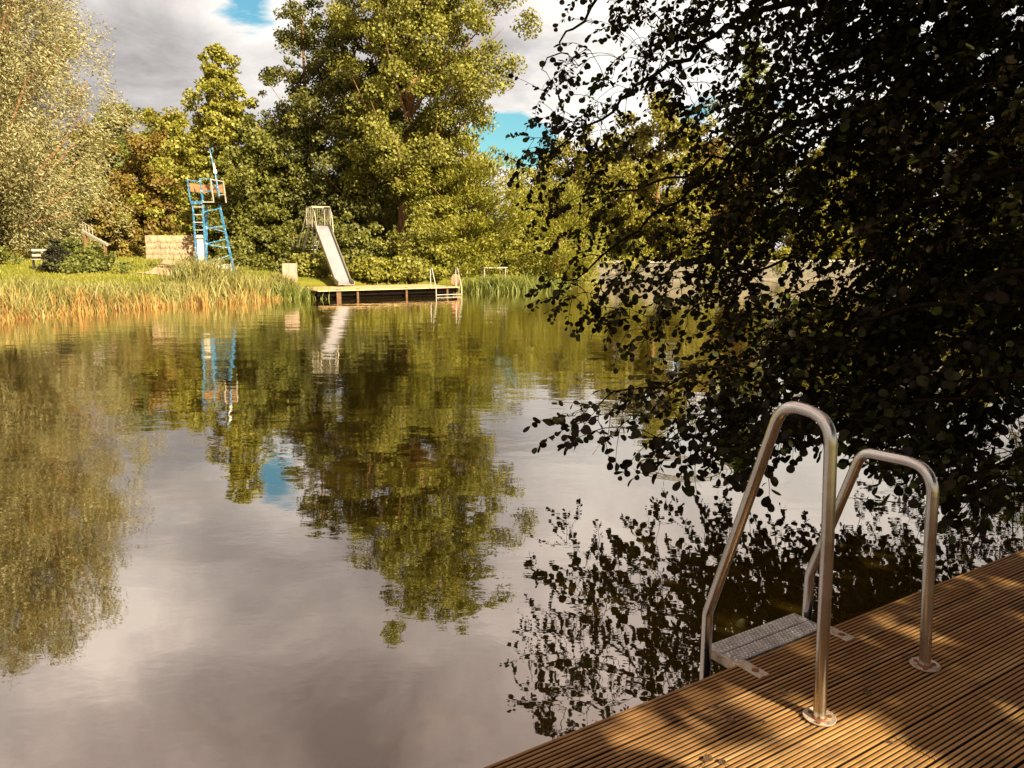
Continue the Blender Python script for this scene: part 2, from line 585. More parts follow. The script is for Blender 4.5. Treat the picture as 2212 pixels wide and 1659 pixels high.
build_world()
sd = bpy.data.lights.new("sun", "SUN")
sd.energy = 5.0
sd.angle = rad(0.53)
sd.color = (1.0, 0.87, 0.60)
so = bpy.data.objects.new("sun", sd)
COL.objects.link(so)
so.rotation_euler = SUN.to_track_quat("Z", "Y").to_euler()
scene.view_settings.view_transform = "Standard"
scene.view_settings.look = "None"
scene.view_settings.exposure = 1.68
scene.view_settings.gamma = 1
scene.cycles.max_bounces = 8
scene.cycles.transmission_bounces = 4
scene.cycles.diffuse_bounces = 3
scene.cycles.glossy_bounces = 3

# ------------------------------------------------------------------ terrain and water
LAKE = np.array([(-40, -25), (1.6, 0.9), (6.0, 3.4), (11, 9), (18, 20), (25, 36), (27, 57.5), (2.4, 50.2), (1.7, 43), (-1.0, 39.4), (-4.0, 38.95),
                 (-9.5, 35.45), (-9.9, 33.6), (-10.9, 30.9), (-13.2, 28.2), (-14.8, 24.5), (-16.6, 20), (-20, 14), (-30, 5), (-48, -12)], float)


def lake_dist(x, y):
    """signed distance to the shore, positive on land"""
    P = np.stack([np.asarray(x, float), np.asarray(y, float)], -1)
    best = np.full(P.shape[:-1], 1e9)
    inside = np.zeros(P.shape[:-1], bool)
    n = len(LAKE)
    for i in range(n):
        a, b = LAKE[i], LAKE[(i + 1) % n]
        ab = b - a
        t = np.clip(((P - a) @ ab) / (ab @ ab), 0, 1)
        best = np.minimum(best, np.linalg.norm(P - (a + t[..., None] * ab), axis=-1))
        cond = (a[1] > P[..., 1]) != (b[1] > P[..., 1])
        xi = a[0] + (P[..., 1] - a[1]) / (b[1] - a[1] + 1e-12) * (b[0] - a[0])
        inside ^= cond & (P[..., 0] < xi)
    return np.where(inside, -best, best)


def height(x, y):
    x, y = np.asarray(x, float), np.asarray(y, float)
    d = lake_dist(x, y)
    far = np.interp(d, [-3, 0, 0.4, 1.5, 4, 8, 16, 30, 90], [-0.9, -0.06, 0.22, 0.62, 0.86, 1.08, 1.62, 1.78, 2.2])
    near = np.interp(d, [-3, 0, 0.8, 3, 40], [-0.9, -0.1, 0.12, 0.26, 0.9])
    w = np.clip((y - 0.53 * x - 6) / 10, 0, 1)
    z = far * w + near * (1 - w)
    return z + np.where(d > 1, 0.04 * np.sin(x * 0.9 + 1.3 * np.sin(y * 0.4)) * np.sin(y * 0.7), 0)


def hz(x, y):
    return float(height(np.array([x]), np.array([y]))[0])


xs = np.concatenate([np.linspace(-500, -60, 14), np.linspace(-56, 56, 141), np.linspace(60, 500, 14)])
ys = np.concatenate([np.linspace(-200, -32, 8), np.linspace(-28, 90, 149), np.linspace(100, 700, 16)])
gx, gy = np.meshgrid(xs, ys)
gz = height(gx.ravel(), gy.ravel())
gv = np.stack([gx.ravel(), gy.ravel(), gz], -1)
nx_, ny_ = len(xs), len(ys)
ii = np.arange(ny_ - 1)[:, None] * nx_ + np.arange(nx_ - 1)[None, :]
ii = ii.ravel()
ground = np_mesh("ground", gv, np.stack([ii, ii + 1, ii + 1 + nx_, ii + nx_], -1), M["ground"], smooth=True)
tag(ground, kind="structure")

wb = MB()
wb.add([(-60, -30, 0), (45, -30, 0), (45, 62, 0), (-60, 62, 0)], [(0, 1, 2, 3)])
water = wb.build("water", M["water"])
tag(water, kind="structure")

# sandy path beside the lifeguard tower
pv, pf = [], []
prow = [(-15.3, 34.2, 2.4), (-15.4, 35.6, 2.8), (-15.9, 37.5, 3.0), (-16.9, 40, 2.8), (-18.4, 43.5, 2.2), (-20.3, 47, 1.2)]
for r, (x, y, w) in enumerate(prow):
    for k in range(9):
        px = x + w * (k / 8 - 0.5) + 0.15 * math.sin(3.1 * r + 2 * k)
        pv.append((px, y, hz(px, y) + 0.03))
for r in range(len(prow) - 1):
    for k in range(8):
        a = r * 9 + k
        pf.append((a, a + 1, a + 10, a + 9))
mb = MB()
mb.add(pv, pf)
tag(mb.build("path", M["path"], smooth=True), kind="structure")


# ------------------------------------------------------------------ foliage
def unit(v):
    return v / (np.linalg.norm(v, axis=-1, keepdims=True) + 1e-9)


def leaf_quads(c, axis, nrm, l, w):
    """rhombic leaves: c (N,3), axis (N,3), nrm (N,3), l,w (N,)"""
    axis = unit(axis)
    side = unit(np.cross(nrm, axis))
    a, s = axis * (l / 2)[:, None], side * (w / 2)[:, None]
    mid = c - a * 0.15
    v = np.stack([c - a, mid + s, c + a, mid - s], 1).reshape(-1, 3)
    f = np.arange(len(v), dtype=np.int32).reshape(-1, 4)
    return v, f


def crown_leaves(centres, radii, per, lsize, wfac, style, rng, axis_c):
    n = len(centres)
    counts = np.maximum(3, (per * (radii / radii.mean()) ** 2 * rng.uniform(0.7, 1.3, n)).astype(int))
    idx = np.repeat(np.arange(n), counts)
    N = len(idx)
    u = unit(rng.normal(size=(N, 3)))
    r = radii[idx] * rng.uniform(0, 1, N) ** 0.55
    sc = np.array([1.0, 1.0, 0.72]) if style != "weep" else np.array([0.8, 0.8, 1.25])
    off = u * r[:, None] * sc
    if style == "weep":
        off[:, 2] -= 0.25 * radii[idx]
    c = centres[idx] + off
    outw = unit(c - axis_c(c))
    up = np.array([0, 0, 1.0])
    nrm = unit(rng.normal(size=(N, 3)) * 0.75 + outw * 0.45 + u * 0.35 + up * 0.35)
    if style in ("weep", "spray"):
        ax = unit(rng.normal(size=(N, 3)) * 0.45 + outw * 0.7 + up * (-0.35 if style == "weep" else 0.25))
    else:
        ax = unit(rng.normal(size=(N, 3)) + outw * 0.3 - up * 0.3)
    l = lsize * rng.uniform(0.7, 1.35, N)
    return leaf_quads(c, ax, nrm, l, l * wfac)


def make_tree(name, label, cat, base, top, profile, mat, n_limbs, n_clumps, clump_r, per, leaf, wfac=0.75,
              style="round", trunk_r=0.22, lean=(0, 0), rise=0.55, bare=0.15, group=None, seed=1, vary=0.28, limb_from=0.1, bark="bark", window=None):
    """profile(u) gives the crown radius at fraction u of the height; the crown grows on limbs from the trunk"""
    rng = np.random.default_rng(seed)
    bz = hz(base[0], base[1]) - 0.15
    H = top - bz
    root = empty(name, (base[0], base[1], bz))
    tag(root, label, cat, group)

    def axis_pt(u):
        return np.array([lean[0] * u ** 1.3 + 0.12 * math.sin(5 * u + seed), lean[1] * u ** 1.3 + 0.12 * math.cos(4 * u + seed), H * u])

    tb = MB()
    us = np.linspace(0, 0.95, 10)
    tb.tube([axis_pt(u) for u in us], [max(0.025, trunk_r * (1.25 if u == 0 else 1) * (1 - 0.9 * u)) for u in us], 10)
    cs, rs = [], []
    for i in range(n_limbs):
        u_end = bare + (0.99 - bare) * ((i + rng.uniform(0, 1)) / n_limbs)
        R = profile(u_end) * rng.uniform(1 - vary, 1 + vary * 0.7)
        az = i * 2.39996 + rng.uniform(-0.5, 0.5)
        u0 = max(limb_from, u_end - rise * R / H * rng.uniform(0.7, 1.3) - 0.02)
        p0 = axis_pt(u0)
        end = axis_pt(u_end) + np.array([math.cos(az) * R, math.sin(az) * R, 0])
        mid = p0 * 0.5 + end * 0.5 + np.array([0, 0, -0.08 * R]) + rng.normal(0, 0.06 * R + 0.01, 3)
        rb = max(0.018, trunk_r * (1 - 0.85 * u0) * 0.42)
        tb.tube([p0, p0 * 0.6 + mid * 0.4 + np.array([0, 0, 0.03 * R]), mid, end], [rb, rb * 0.75, rb * 0.5, rb * 0.15], 5)
        nc = max(2, int(round(n_clumps * (0.35 + R / max(0.1, profile(0.4))) / 1.35)))
        for k in range(nc):
            t = 0.25 + 0.8 * ((k + rng.uniform(0, 1)) / nc)
            q = (mid + (end - mid) * (t - 0.5) * 2) if t > 0.5 else (p0 + (mid - p0) * t * 2)
            spread = 0.10 + 0.22 * R * t
            q = q + rng.normal(0, 1, 3) * np.array([spread, spread, spread * 0.75])
            q[2] = max(q[2], 0.35)
            if window and window[0] < q[2] < window[1] and q[1] < 0.6 and abs(q[0] - axis_pt(q[2] / H)[0]) < window[2]:
                continue
            cs.append(q)
            rs.append(clump_r * rng.uniform(0.55, 1.35) * (0.65 + 0.35 * min(1, R / max(0.1, profile(0.4)))))
    cs, rs = np.array(cs), np.array(rs)
    tb.build("trunk", M[bark], root, smooth=True)

    def axis_c(c):
        a = np.zeros_like(c)
        uu = np.clip(c[:, 2] / H, 0, 1)
        a[:, 0], a[:, 1] = lean[0] * uu, lean[1] * uu
        a[:, 2] = c[:, 2] * 0.8
        return a

    v, f = crown_leaves(cs, rs, per, leaf, wfac, style, rng, axis_c)
    v[:, 2] = np.maximum(v[:, 2], 0.06)
    np_mesh("crown", v, f, M[mat], root)
    return root


def copy_tree(o, loc, rz, s, label, group=None):
    c = o.copy()
    COL.objects.link(c)
    c.location = loc
    c.rotation_euler = (0, 0, rz)
    c.scale = (s, s, s)
    c["label"] = label
    if group:
        c["group"] = group
    for ch in o.children:
        d = ch.copy()
        COL.objects.link(d)
        d.parent = c
    return c


def dome(R, um=0.45, low=0.55, p=2.0):
    """round crown: widest at um, low = fraction of R at the foot"""
    def f(u):
        if u < um:
            return R * (low + (1 - low) * math.sin(math.pi / 2 * u / um))
        return R * max(0.0, 1 - ((u - um) / (1 - um)) ** p) ** 0.5
    return f


def spire(R, um=0.25, low=0.8, pw=1.1):
    def f(u):
        if u < um:
            return R * (low + (1 - low) * u / um)
        return R * max(0.02, 1 - (u - um) / (1 - um)) ** pw
    return f


# left bank, willow and wood behind the lawn
make_tree("willow_tree", "huge silver-grey willow towering over the lawn at the left edge", "tree", (-26.2, 38.5), 20.5, dome(5.0, 0.45, 0.85, 2.8), "willow",
          92, 12, 1.05, 270, 0.18, 0.26, style="weep", trunk_r=0.5, rise=1.1, bare=0.12, seed=11, vary=0.09, limb_from=0.08)
make_tree("copper_tree", "brown-leaved broad tree standing behind the reed screen, left of the blue tower", "tree", (-30.2, 66.5), 11.9, dome(4.0, 0.4, 0.75), "copper",
          30, 6, 0.85, 170, 0.24, 0.7, trunk_r=0.22, bare=0.08, seed=21)
make_tree("hornbeam_tree", "small yellowish-brown cone-shaped tree just left of the reed screen", "tree", (-24.5, 48.2), 5.75, spire(1.75, 0.3, 0.75, 0.8), "hornbeam",
          26, 5, 0.5, 120, 0.17, 0.7, trunk_r=0.1, bare=0.06, seed=22, rise=0.3)
make_tree("green_tree", "fresh green treetop behind the brown-leaved tree, next to the silver willow", "tree", (-36.6, 76), 15.8, dome(4.0, 0.5, 0.7), "green",
          26, 6, 1.1, 130, 0.34, 0.7, trunk_r=0.3, bare=0.1, seed=23)
make_tree("yellow_tree", "golden yellow-green tree rising behind the brown-leaved tree", "tree", (-30.2, 70), 14.4, dome(4.0, 0.45, 0.75), "yellow",
          28, 6, 1.0, 140, 0.3, 0.7, trunk_r=0.3, bare=0.08, seed=24)
make_tree("slender_tree", "slender pale green tree with a pointed top behind the blue lifeguard tower", "tree", (-17.4, 48.4), 14.2, spire(3.3, 0.25, 0.85, 0.62), "sallow_poplar",
          66, 8, 0.55, 125, 0.19, 0.75, trunk_r=0.16, bare=0.08, seed=25, rise=1.2)
make_tree("bushy_tree", "dense dark green bushy tree between the blue tower and the slide", "tree", (-14.6, 46.5), 9.6, dome(3.0, 0.4, 0.9), "alder_far",
          44, 8, 0.68, 170, 0.165, 0.85, trunk_r=0.18, bare=0.04, seed=26)
make_tree("dark_poplar", "dark poplar with a pointed top growing left of the big trunk", "tree", (-11.9, 47.5), 16.6, dome(2.8, 0.42, 0.85, 1.6), "poplar_shaded",
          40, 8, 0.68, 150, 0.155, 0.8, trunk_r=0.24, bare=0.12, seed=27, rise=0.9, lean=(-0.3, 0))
make_tree("poplar_tree", "tallest poplar with bare reddish trunk rising behind the bathing jetty", "tree", (-6.35, 45.5), 21.6, dome(4.5, 0.62, 0.38, 2.6), "poplar",
          66, 10, 0.76, 185, 0.15, 0.85, trunk_r=0.40, bare=0.26, seed=28, rise=0.7, lean=(2.0, 0), vary=0.24, limb_from=0.2, window=(2.5, 10.0, 0.5))
make_tree("poplar_tree", "second poplar stem leaning beside the tallest poplar, its leaves in shade", "tree", (-8.4, 46.6), 15.5, dome(3.2, 0.5, 0.5, 2.0), "poplar_shaded",
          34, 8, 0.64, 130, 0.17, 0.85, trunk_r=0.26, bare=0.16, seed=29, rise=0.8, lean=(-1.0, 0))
make_tree("sallow_tree", "light yellow-green willow bush below the tallest poplar, behind the jetty end", "tree", (-2.7, 43.6), 8.0, dome(3.0, 0.42, 0.85), "sallow",
          40, 7, 0.7, 150, 0.2, 0.38, style="spray", trunk_r=0.14, bare=0.04, seed=30)
make_tree("sallow_tree", "feathery olive willow bush hanging over the water beside the long bench", "tree", (2.7, 46.8), 6.3, dome(3.2, 0.4, 0.85), "sallow",
          38, 7, 0.65, 150, 0.2, 0.3, style="spray", trunk_r=0.14, bare=0.04, seed=31)
for k, (bx, by, tz, R, lab, mt) in enumerate([
        (-8.6, 42.0, 3.7, 1.9, "low leafy bush right behind the slide chute", "alder_far"),
        (-5.9, 41.8, 3.2, 1.6, "low sunlit bush behind the middle of the jetty", "poplar"),
        (-11.8, 42.0, 3.0, 1.5, "rounded bush behind the slide stairs", "alder_far"),
        (-3.9, 41.6, 2.4, 1.2, "small bush at the back of the jetty near its ladder", "sallow"),
        (-10.2, 38.9, 1.7, 0.8, "small weedy bush between the slide's legs and the bank", "poplar"),
        (-6.9, 39.0, 1.6, 0.9, "small weedy bush just behind the slide's exit", "sallow"),
        (-5.1, 39.9, 1.7, 0.9, "weedy bush at the back edge of the jetty, left of its ladder", "poplar"),
        (-10.9, 44.2, 4.2, 1.7, "taller bush behind the slide platform", "alder_far"),
        (-15.4, 43.6, 2.8, 1.3, "low bush behind the right leg of the blue tower", "alder_far"),
        (0.3, 45.6, 3.2, 1.5, "low willow shrub behind the long pale bench plank", "sallow")]):
    make_tree("bush", lab, "bush", (bx, by), tz, dome(R, 0.4, 0.85), mt, 20, 5, 0.45, 95, 0.15, 0.8, trunk_r=0.05, bare=0.05, seed=40 + k,
              group="bushes along the far bank")
for k, (bx, by, tz, R, lab, mt) in enumerate([
        (-22.0, 39.8, 2.5, 1.1, "bright green shrub at the foot of the silver willow", "green"),
        (-24.6, 35.6, 2.4, 1.3, "low green shrub left of the dark bench", "green"),
        (-25.6, 38.3, 2.6, 1.3, "orange-yellow shrub on the lawn at the far left", "hornbeam"),
        (-18.9, 34.3, 2.05, 0.95, "leafy shrub below the sloping stair rail", "green")]):
    make_tree("shrub", lab, "shrub", (bx, by), tz, dome(R, 0.4, 0.9), mt, 16, 5, 0.4, 80, 0.14, 0.7, trunk_r=0.04, bare=0.05, seed=50 + k,
              group="shrubs around the lawn")
# trees behind the quay on the right, seen through the near foliage
q1 = make_tree("yellow_tree", "bright yellow-green tree behind the quay, seen through the left of the overhanging leaves", "tree", (11.6, 63), 14.2, dome(4.6, 0.42, 0.8), "yellow",
               34, 7, 1.0, 150, 0.27, 0.7, trunk_r=0.3, bare=0.06, seed=61)
q2 = make_tree("copper_tree", "brown treetop behind the yellow-green tree, seen through the overhanging leaves", "tree", (17.6, 72), 13.0, dome(4.0, 0.45, 0.8), "copper",
               28, 6, 1.0, 120, 0.3, 0.7, trunk_r=0.28, bare=0.08, seed=62)
q3 = make_tree("slender_tree", "tall pale treetop seen high up through the overhanging leaves", "tree", (22.6, 76), 21.8, spire(4.2, 0.35, 0.8, 0.7), "green",
               34, 6, 1.1, 120, 0.32, 0.7, trunk_r=0.3, bare=0.1, seed=63)
copy_tree(q1, (31, 66, hz(31, 66) - 0.15), 2.0, 1.0, "yellow-green tree behind the right half of the overhanging leaves")
copy_tree(q1, (24.5, 63, hz(24.5, 63) - 0.15), 3.4, 0.72, "smaller yellow-green tree behind the quay, deep behind the overhanging leaves")
copy_tree(q1, (5.5, 70, hz(5.5, 70) - 0.15), 4.6, 0.8, "yellow-green tree far behind the feathery willow bush")
q5 = make_tree("green_tree", "mid green tree on the right bank, half hidden by the overhanging leaves", "tree", (27.5, 33), 13, dome(5.0, 0.4, 0.85), "green",
               34, 7, 1.1, 150, 0.25, 0.75, trunk_r=0.3, bare=0.05, seed=65)
for k, (bx, by, tz, R, lab) in enumerate([(4.4, 51.6, 3.0, 1.4, "shrub spilling over the left end of the quay wall"), (8.6, 52.9, 2.7, 1.2, "shrub hanging over the quay wall behind the leaf fringe"),
                                          (12.9, 54.2, 3.1, 1.5, "rounded shrub on top of the quay wall below the yellow-green tree"), (17.6, 55.6, 2.9, 1.4, "shrub on the far part of the quay wall, deep behind the leaves")]):
    make_tree("shrub", lab, "shrub", (bx, by), tz, dome(R, 0.45, 0.9), "sallow", 20, 5, 0.5, 90, 0.16, 0.6, trunk_r=0.05, bare=0.05, seed=95 + k, group="shrubs along the quay wall")
# the wood that closes the view
wood = make_tree("wood_tree", "rounded tree of the distant wood that closes the view behind the nearer trees", "tree", (-46, 86), 15, dome(5.2, 0.45, 0.8), "alder_far",
                 26, 6, 1.3, 100, 0.42, 0.8, trunk_r=0.3, bare=0.08, seed=71, group="trees of the far wood")
for k, (bx, by, s, rz) in enumerate([(-36, 90, 0.9, 1.0), (-27, 84, 0.72, 2.2), (-19, 78, 0.62, 0.4), (-12, 82, 0.8, 3.1), (-5, 76, 0.66, 4.4), (3, 88, 0.75, 5.0),
                                     (12, 92, 0.9, 0.2), (24, 94, 1.0, 1.6), (36, 86, 1.0, 2.9), (45, 74, 0.95, 3.9), (48, 60, 0.9, 5.4), (-56, 80, 1.0, 5.9), (-8.5, 62, 0.5, 2.5), (-21, 66, 0.5, 1.1), (-44, 66, 0.62, 4.0), (-35, 58, 0.5, 0.8)]):
    copy_tree(wood, (bx, by, hz(bx, by) - 0.15), rz, s, "rounded tree of the distant wood that closes the view behind the nearer trees", "trees of the far wood")


# ------------------------------------------------------------------ reeds, sedge and grass
def blades(x, y, z, hgt, wid, lean_amt, rng, seg=3, droop=0.35):
    n = len(x)
    az = rng.uniform(0, 2 * np.pi, n)
    ld = np.stack([np.cos(az), np.sin(az), np.zeros(n)], -1) * (lean_amt * rng.uniform(0.2, 1.3, n))[:, None]
    fa = rng.uniform(0, 2 * np.pi, n)
    sd_ = np.stack([np.cos(fa), np.sin(fa), np.zeros(n)], -1)
    base = np.stack([x, y, z], -1)
    vs = []
    for k in range(seg + 1):
        t = k / seg
        c = base + ld * (hgt * t ** 1.8)[:, None]
        c[:, 2] += hgt * (t - droop * lean_amt * t ** 3)
        w = wid * (1 - 0.85 * t) * (0.75 + 0.5 * min(1, 3 * t)) * 0.5
        vs.append(c - sd_ * w[:, None])
        vs.append(c + sd_ * w[:, None])
    v = np.stack(vs, 1)
    m = 2 * (seg + 1)
    b = np.arange(n)[:, None] * m
    f = np.concatenate([np.stack([b[:, 0] + 2 * k, b[:, 0] + 2 * k + 1, b[:, 0] + 2 * k + 3, b[:, 0] + 2 * k + 2], -1) for k in range(seg)], 0)
    return v.reshape(-1, 3), f


SHORE_L = np.array([(-30, 5), (-20, 14), (-16.6, 20), (-14.8, 24.5), (-13.2, 28.2), (-10.9, 30.9), (-9.9, 33.6)], float)


def along(poly, n, lo, hi, rng):
    """random points along a polyline, offset to its left by lo..hi"""
    seg = np.diff(poly, axis=0)
    L = np.linalg.norm(seg, axis=1)
    cum = np.concatenate([[0], np.cumsum(L)])
    s = rng.uniform(0, cum[-1], n)
    i = np.clip(np.searchsorted(cum, s) - 1, 0, len(seg) - 1)
    t = (s - cum[i]) / L[i]
    p = poly[i] + seg[i] * t[:, None]
    nr = np.stack([-seg[i][:, 1], seg[i][:, 0]], -1) / L[i][:, None]
    return p + nr * rng.uniform(lo, hi, n)[:, None]


def clumpy(P, rng, scale, keep):
    v = np.sin(P[:, 0] * scale + 1.7) * np.sin(P[:, 1] * scale * 1.3 + 0.6) + 0.6 * np.sin(P[:, 0] * scale * 2.7 + P[:, 1] * scale * 2.1)
    return P[v + rng.normal(0, 0.5, len(P)) > keep]


rng = np.random.default_rng(5)
# poplar-green reed leaves over a belt of dry orange stalks
P = clumpy(along(SHORE_L, 9000, -0.75, 0.6, rng), rng, 2.2, -0.75)
z = np.maximum(height(P[:, 0], P[:, 1]), -0.25)
hh = rng.uniform(0.25, 0.85, len(P)) * (0.8 + 0.3 * np.sin(P[:, 1] * 1.9) * np.sin(P[:, 0] * 2.3))
v, f = blades(P[:, 0], P[:, 1], z, hh, rng.uniform(0.018, 0.045, len(P)), 0.34, rng)
tag(np_mesh("dry_reeds", v, f, M["dry_reed"]), "belt of dry orange reed stalks standing in the shallows", "reeds", kind="stuff")
P = clumpy(along(SHORE_L, 13000, -0.45, 1.9, rng), rng, 1.5, -0.9)
z = np.maximum(height(P[:, 0], P[:, 1]), -0.2)
tall = 0.62 + 0.45 * np.clip(np.sin(P[:, 0] * 0.9 + 0.8) * np.sin(P[:, 1] * 0.7), -0.5, 1)
hh = np.clip(tall * rng.uniform(0.55, 1.2, len(P)), 0.3, 1.35)
capz = []
for (x_, y_) in P:                                    # the belt dips in the middle, where the lawn shows
    s_ = proj((x_, y_, 0.8))
    sx_ = s_[0] if s_ else 0
    capz.append(at(0, np.interp(sx_, [0, 100, 160, 350, 420, 500, 560, 650], [583, 585, 600, 603, 592, 574, 583, 588]), y_).z)
hh = np.clip(np.minimum(hh, (np.array(capz) - z) * rng.uniform(0.7, 1.1, len(P))), 0.2, 2)
hh = np.where(rng.uniform(0, 1, len(P)) < 0.05, hh * 1.45, hh)
v, f = blades(P[:, 0], P[:, 1], z, hh, rng.uniform(0.025, 0.05, len(P)), 0.38, rng, droop=0.6)
tag(np_mesh("reeds", v, f, M["reed"]), "green reeds lining the left shore in front of the lawn", "reeds", kind="stuff")
# lawn grass
P = np.stack([rng.uniform(-42, -9, 60000), rng.uniform(22, 64, 60000)], -1)
d = lake_dist(P[:, 0], P[:, 1])
P = P[(d > 1.6) & ~((np.abs(P[:, 0] - np.interp(P[:, 1], [34, 36, 40, 47], [-15.3, -15.5, -16.9, -20.3])) < np.interp(P[:, 1], [34, 38, 47], [1.2, 1.45, 0.5])) & (P[:, 1] > 34.2) & (P[:, 1] < 47))]
v, f = blades(P[:, 0], P[:, 1], height(P[:, 0], P[:, 1]) - 0.01, rng.uniform(0.05, 0.16, len(P)), np.full(len(P), 0.05), 0.5, rng, seg=2)
tag(np_mesh("lawn_grass", v, f, M["grass"]), "short sunlit grass of the lawn behind the reeds", "grass", kind="stuff")
P = np.stack([rng.uniform(-10, 30, 16000), rng.uniform(38, 64, 16000)], -1)
d = lake_dist(P[:, 0], P[:, 1])
P = P[(d > 0.5)]
v, f = blades(P[:, 0], P[:, 1], height(P[:, 0], P[:, 1]) - 0.01, rng.uniform(0.1, 0.4, len(P)), np.full(len(P), 0.05), 0.5, rng, seg=2)
tag(np_mesh("bank_grass", v, f, M["grass"]), "rough grass on the bank behind the jetty and quay", "grass", kind="stuff")


def sedge_clump(name, label, c, spread, n, h0, h1, seed, mat="sedge"):
    r = np.random.default_rng(seed)
    P = np.array(c)[None, :] + r.normal(0, 1, (n, 2)) * np.array(spread)[None, :]
    z = np.maximum(height(P[:, 0], P[:, 1]), -0.2)
    v, f = blades(P[:, 0] - c[0], P[:, 1] - c[1], z, r.uniform(h0, h1, n), r.uniform(0.03, 0.055, n), 0.42, r, droop=0.7)
    o = np_mesh(name, v, f, M[mat])
    o.location = (c[0], c[1], 0)
    tag(o, label, "plant", "sedge clumps on the right of the jetty")
    return o


sedge_clump("sedge_clump", "large bright green sedge clump at the right end of the jetty", (-0.6, 38.6), (0.85, 0.35), 1500, 0.7, 1.55, 81)
sedge_clump("sedge_clump", "pale sedge tuft at the foot of the feathery willow bush", (2.0, 42.6), (0.5, 0.35), 500, 0.5, 1.1, 82)
sedge_clump("sedge_clump", "small sedge tuft beside the left end of the quay wall", (2.5, 46.0), (0.35, 0.5), 400, 0.5, 1.2, 83)
sedge_clump("reed_clump", "green reed clump at the left corner of the jetty", (-9.4, 33.2), (0.55, 0.4), 900, 0.4, 1.15, 84, "sedge")
sedge_clump("reed_clump", "low reed clump in front of the pale box beside the slide stairs", (-10.2, 34.9), (0.3, 0.2), 600, 0.55, 0.95, 86, "reed")
sedge_clump("reed_clump", "tall reed clump in front of the blue tower's foot", (-12.4, 31.6), (0.8, 0.5), 900, 0.8, 1.75, 85, "reed")

# ------------------------------------------------------------------ bathing jetty on the far bank, its ladder and slide
TH = rad(32)
E1, N1 = Vector((math.cos(TH), math.sin(TH), 0)), Vector((-math.sin(TH), math.cos(TH), 0))   # along the jetty / away from the water
UP = Vector((0, 0, 1))
J0 = Vector((-2.45, 35.95, 0))            # front right corner


def J(s, t, z):
    """s metres left of the front right corner, t metres back, height z"""
    return J0 - E1 * s + N1 * t + UP * z


jetty = empty("jetty", J(3.3, 1.7, 0))
tag(jetty, "wooden bathing jetty on dark supports at the far bank, carrying the slide", "jetty")
JL, JD, JZ = 6.7, 3.6, 0.37


def rel(o, root):
    o.parent = root
    o.matrix_parent_inverse = Matrix.Translation(root.location).inverted()
    return o


def part(mb, name, mat, root, **kw):
    """build in world coordinates, then parent under the root"""
    o = mb.build(name, mat, None, **kw)
    return rel(o, root)


mb = MB()
nb = 25
for k in range(nb):
    w = JD / nb
    mb.obox(J(JL / 2, (k + 0.5) * w, JZ - 0.02), E1 * JL / 2, N1 * (w / 2 - 0.004), UP * 0.02)
part(mb, "planking", M["dock_wood"], jetty)
mb = MB()
mb.obox(J(JL / 2, 0.28, JZ - 0.15), E1 * (JL / 2 - 0.10), N1 * 0.04, UP * 0.108)
mb.obox(J(JL - 0.06, JD / 2, JZ - 0.15), E1 * 0.04, N1 * (JD / 2 - 0.15), UP * 0.108)
mb.obox(J(0.06, JD / 2, JZ - 0.15), E1 * 0.04, N1 * (JD / 2 - 0.15), UP * 0.108)
mb.obox(J(JL / 2, 0.45, 0.0), E1 * (JL / 2 - 0.12), N1 * 0.05, UP * 0.27)  # solid dark board added to stand for the shade below the planks
part(mb, "bearer_and_shade", M["shade_timber"], jetty)
for s in (0.55, 2.6, 4.9, 5.75):
    mb = MB()
    mb.obox(J(s, 0.17, -0.1), E1 * (0.10 if s > 5 else 0.045), N1 * 0.05, UP * 0.50)
    part(mb, "pile", M["pile"], jetty)


def arch(mb, base, dirv, pts, r=0.0212, n=14, smooth_r=0.1):
    """tube through profile points (d along dirv, h), corners rounded"""
    P = [Vector(base) + dirv * d + UP * h for d, h in pts]
    mb.tube(round_path(P, smooth_r), r, n)


def round_path(P, rr, k=7):
    out = [P[0]]
    rr = rr if hasattr(rr, "__len__") else [rr] * len(P)
    for i in range(1, len(P) - 1):
        a, b = P[i - 1] - P[i], P[i + 1] - P[i]
        ang = a.angle(b)
        cut = min(rr[i] / math.tan(ang / 2), a.length * 0.49, b.length * 0.49)
        p, q = P[i] + a.normalized() * cut, P[i] + b.normalized() * cut
        for j in range(k + 1):
            t = j / k
            out.append((1 - t) ** 2 * p + 2 * t * (1 - t) * P[i] + t * t * q)
    out.append(P[-1])
    return out


jl = empty("pool_ladder", J(0.75, 0, JZ))
tag(jl, "pale tubular bathing ladder at the right end of the far jetty", "ladder")
for s in (1.42, 0.12):
    mb = MB()
    arch(mb, J(s, 0.10, JZ), -N1, [(0, 0), (0, 0.86), (0.17, 0.88), (0.55, 0.0), (0.55, -0.75)], 0.020, 8)
    part(mb, "handrail", M["pale_steel"], jl, smooth=True)
for h in (0.06,):
    mb = MB()
    mb.bar(J(1.42, -0.45, h), J(0.12, -0.45, h), 0.09, 0.025)
    part(mb, "step", M["pale_steel"], jl)

# slide: chute comes straight off the jetty edge
sc = onz(748.5, 619, JZ)
SB = Vector((sc.x, sc.y, 0)) + N1 * 0.06
slide = empty("water_slide", SB + N1 * 2.0 + UP * JZ)
tag(slide, "tall metal water slide with barred platform at the left end of the jetty", "slide")


def S(s, t, z):
    """s right along the jetty, t back from the exit, z above water"""
    return SB + E1 * s + N1 * t + UP * z


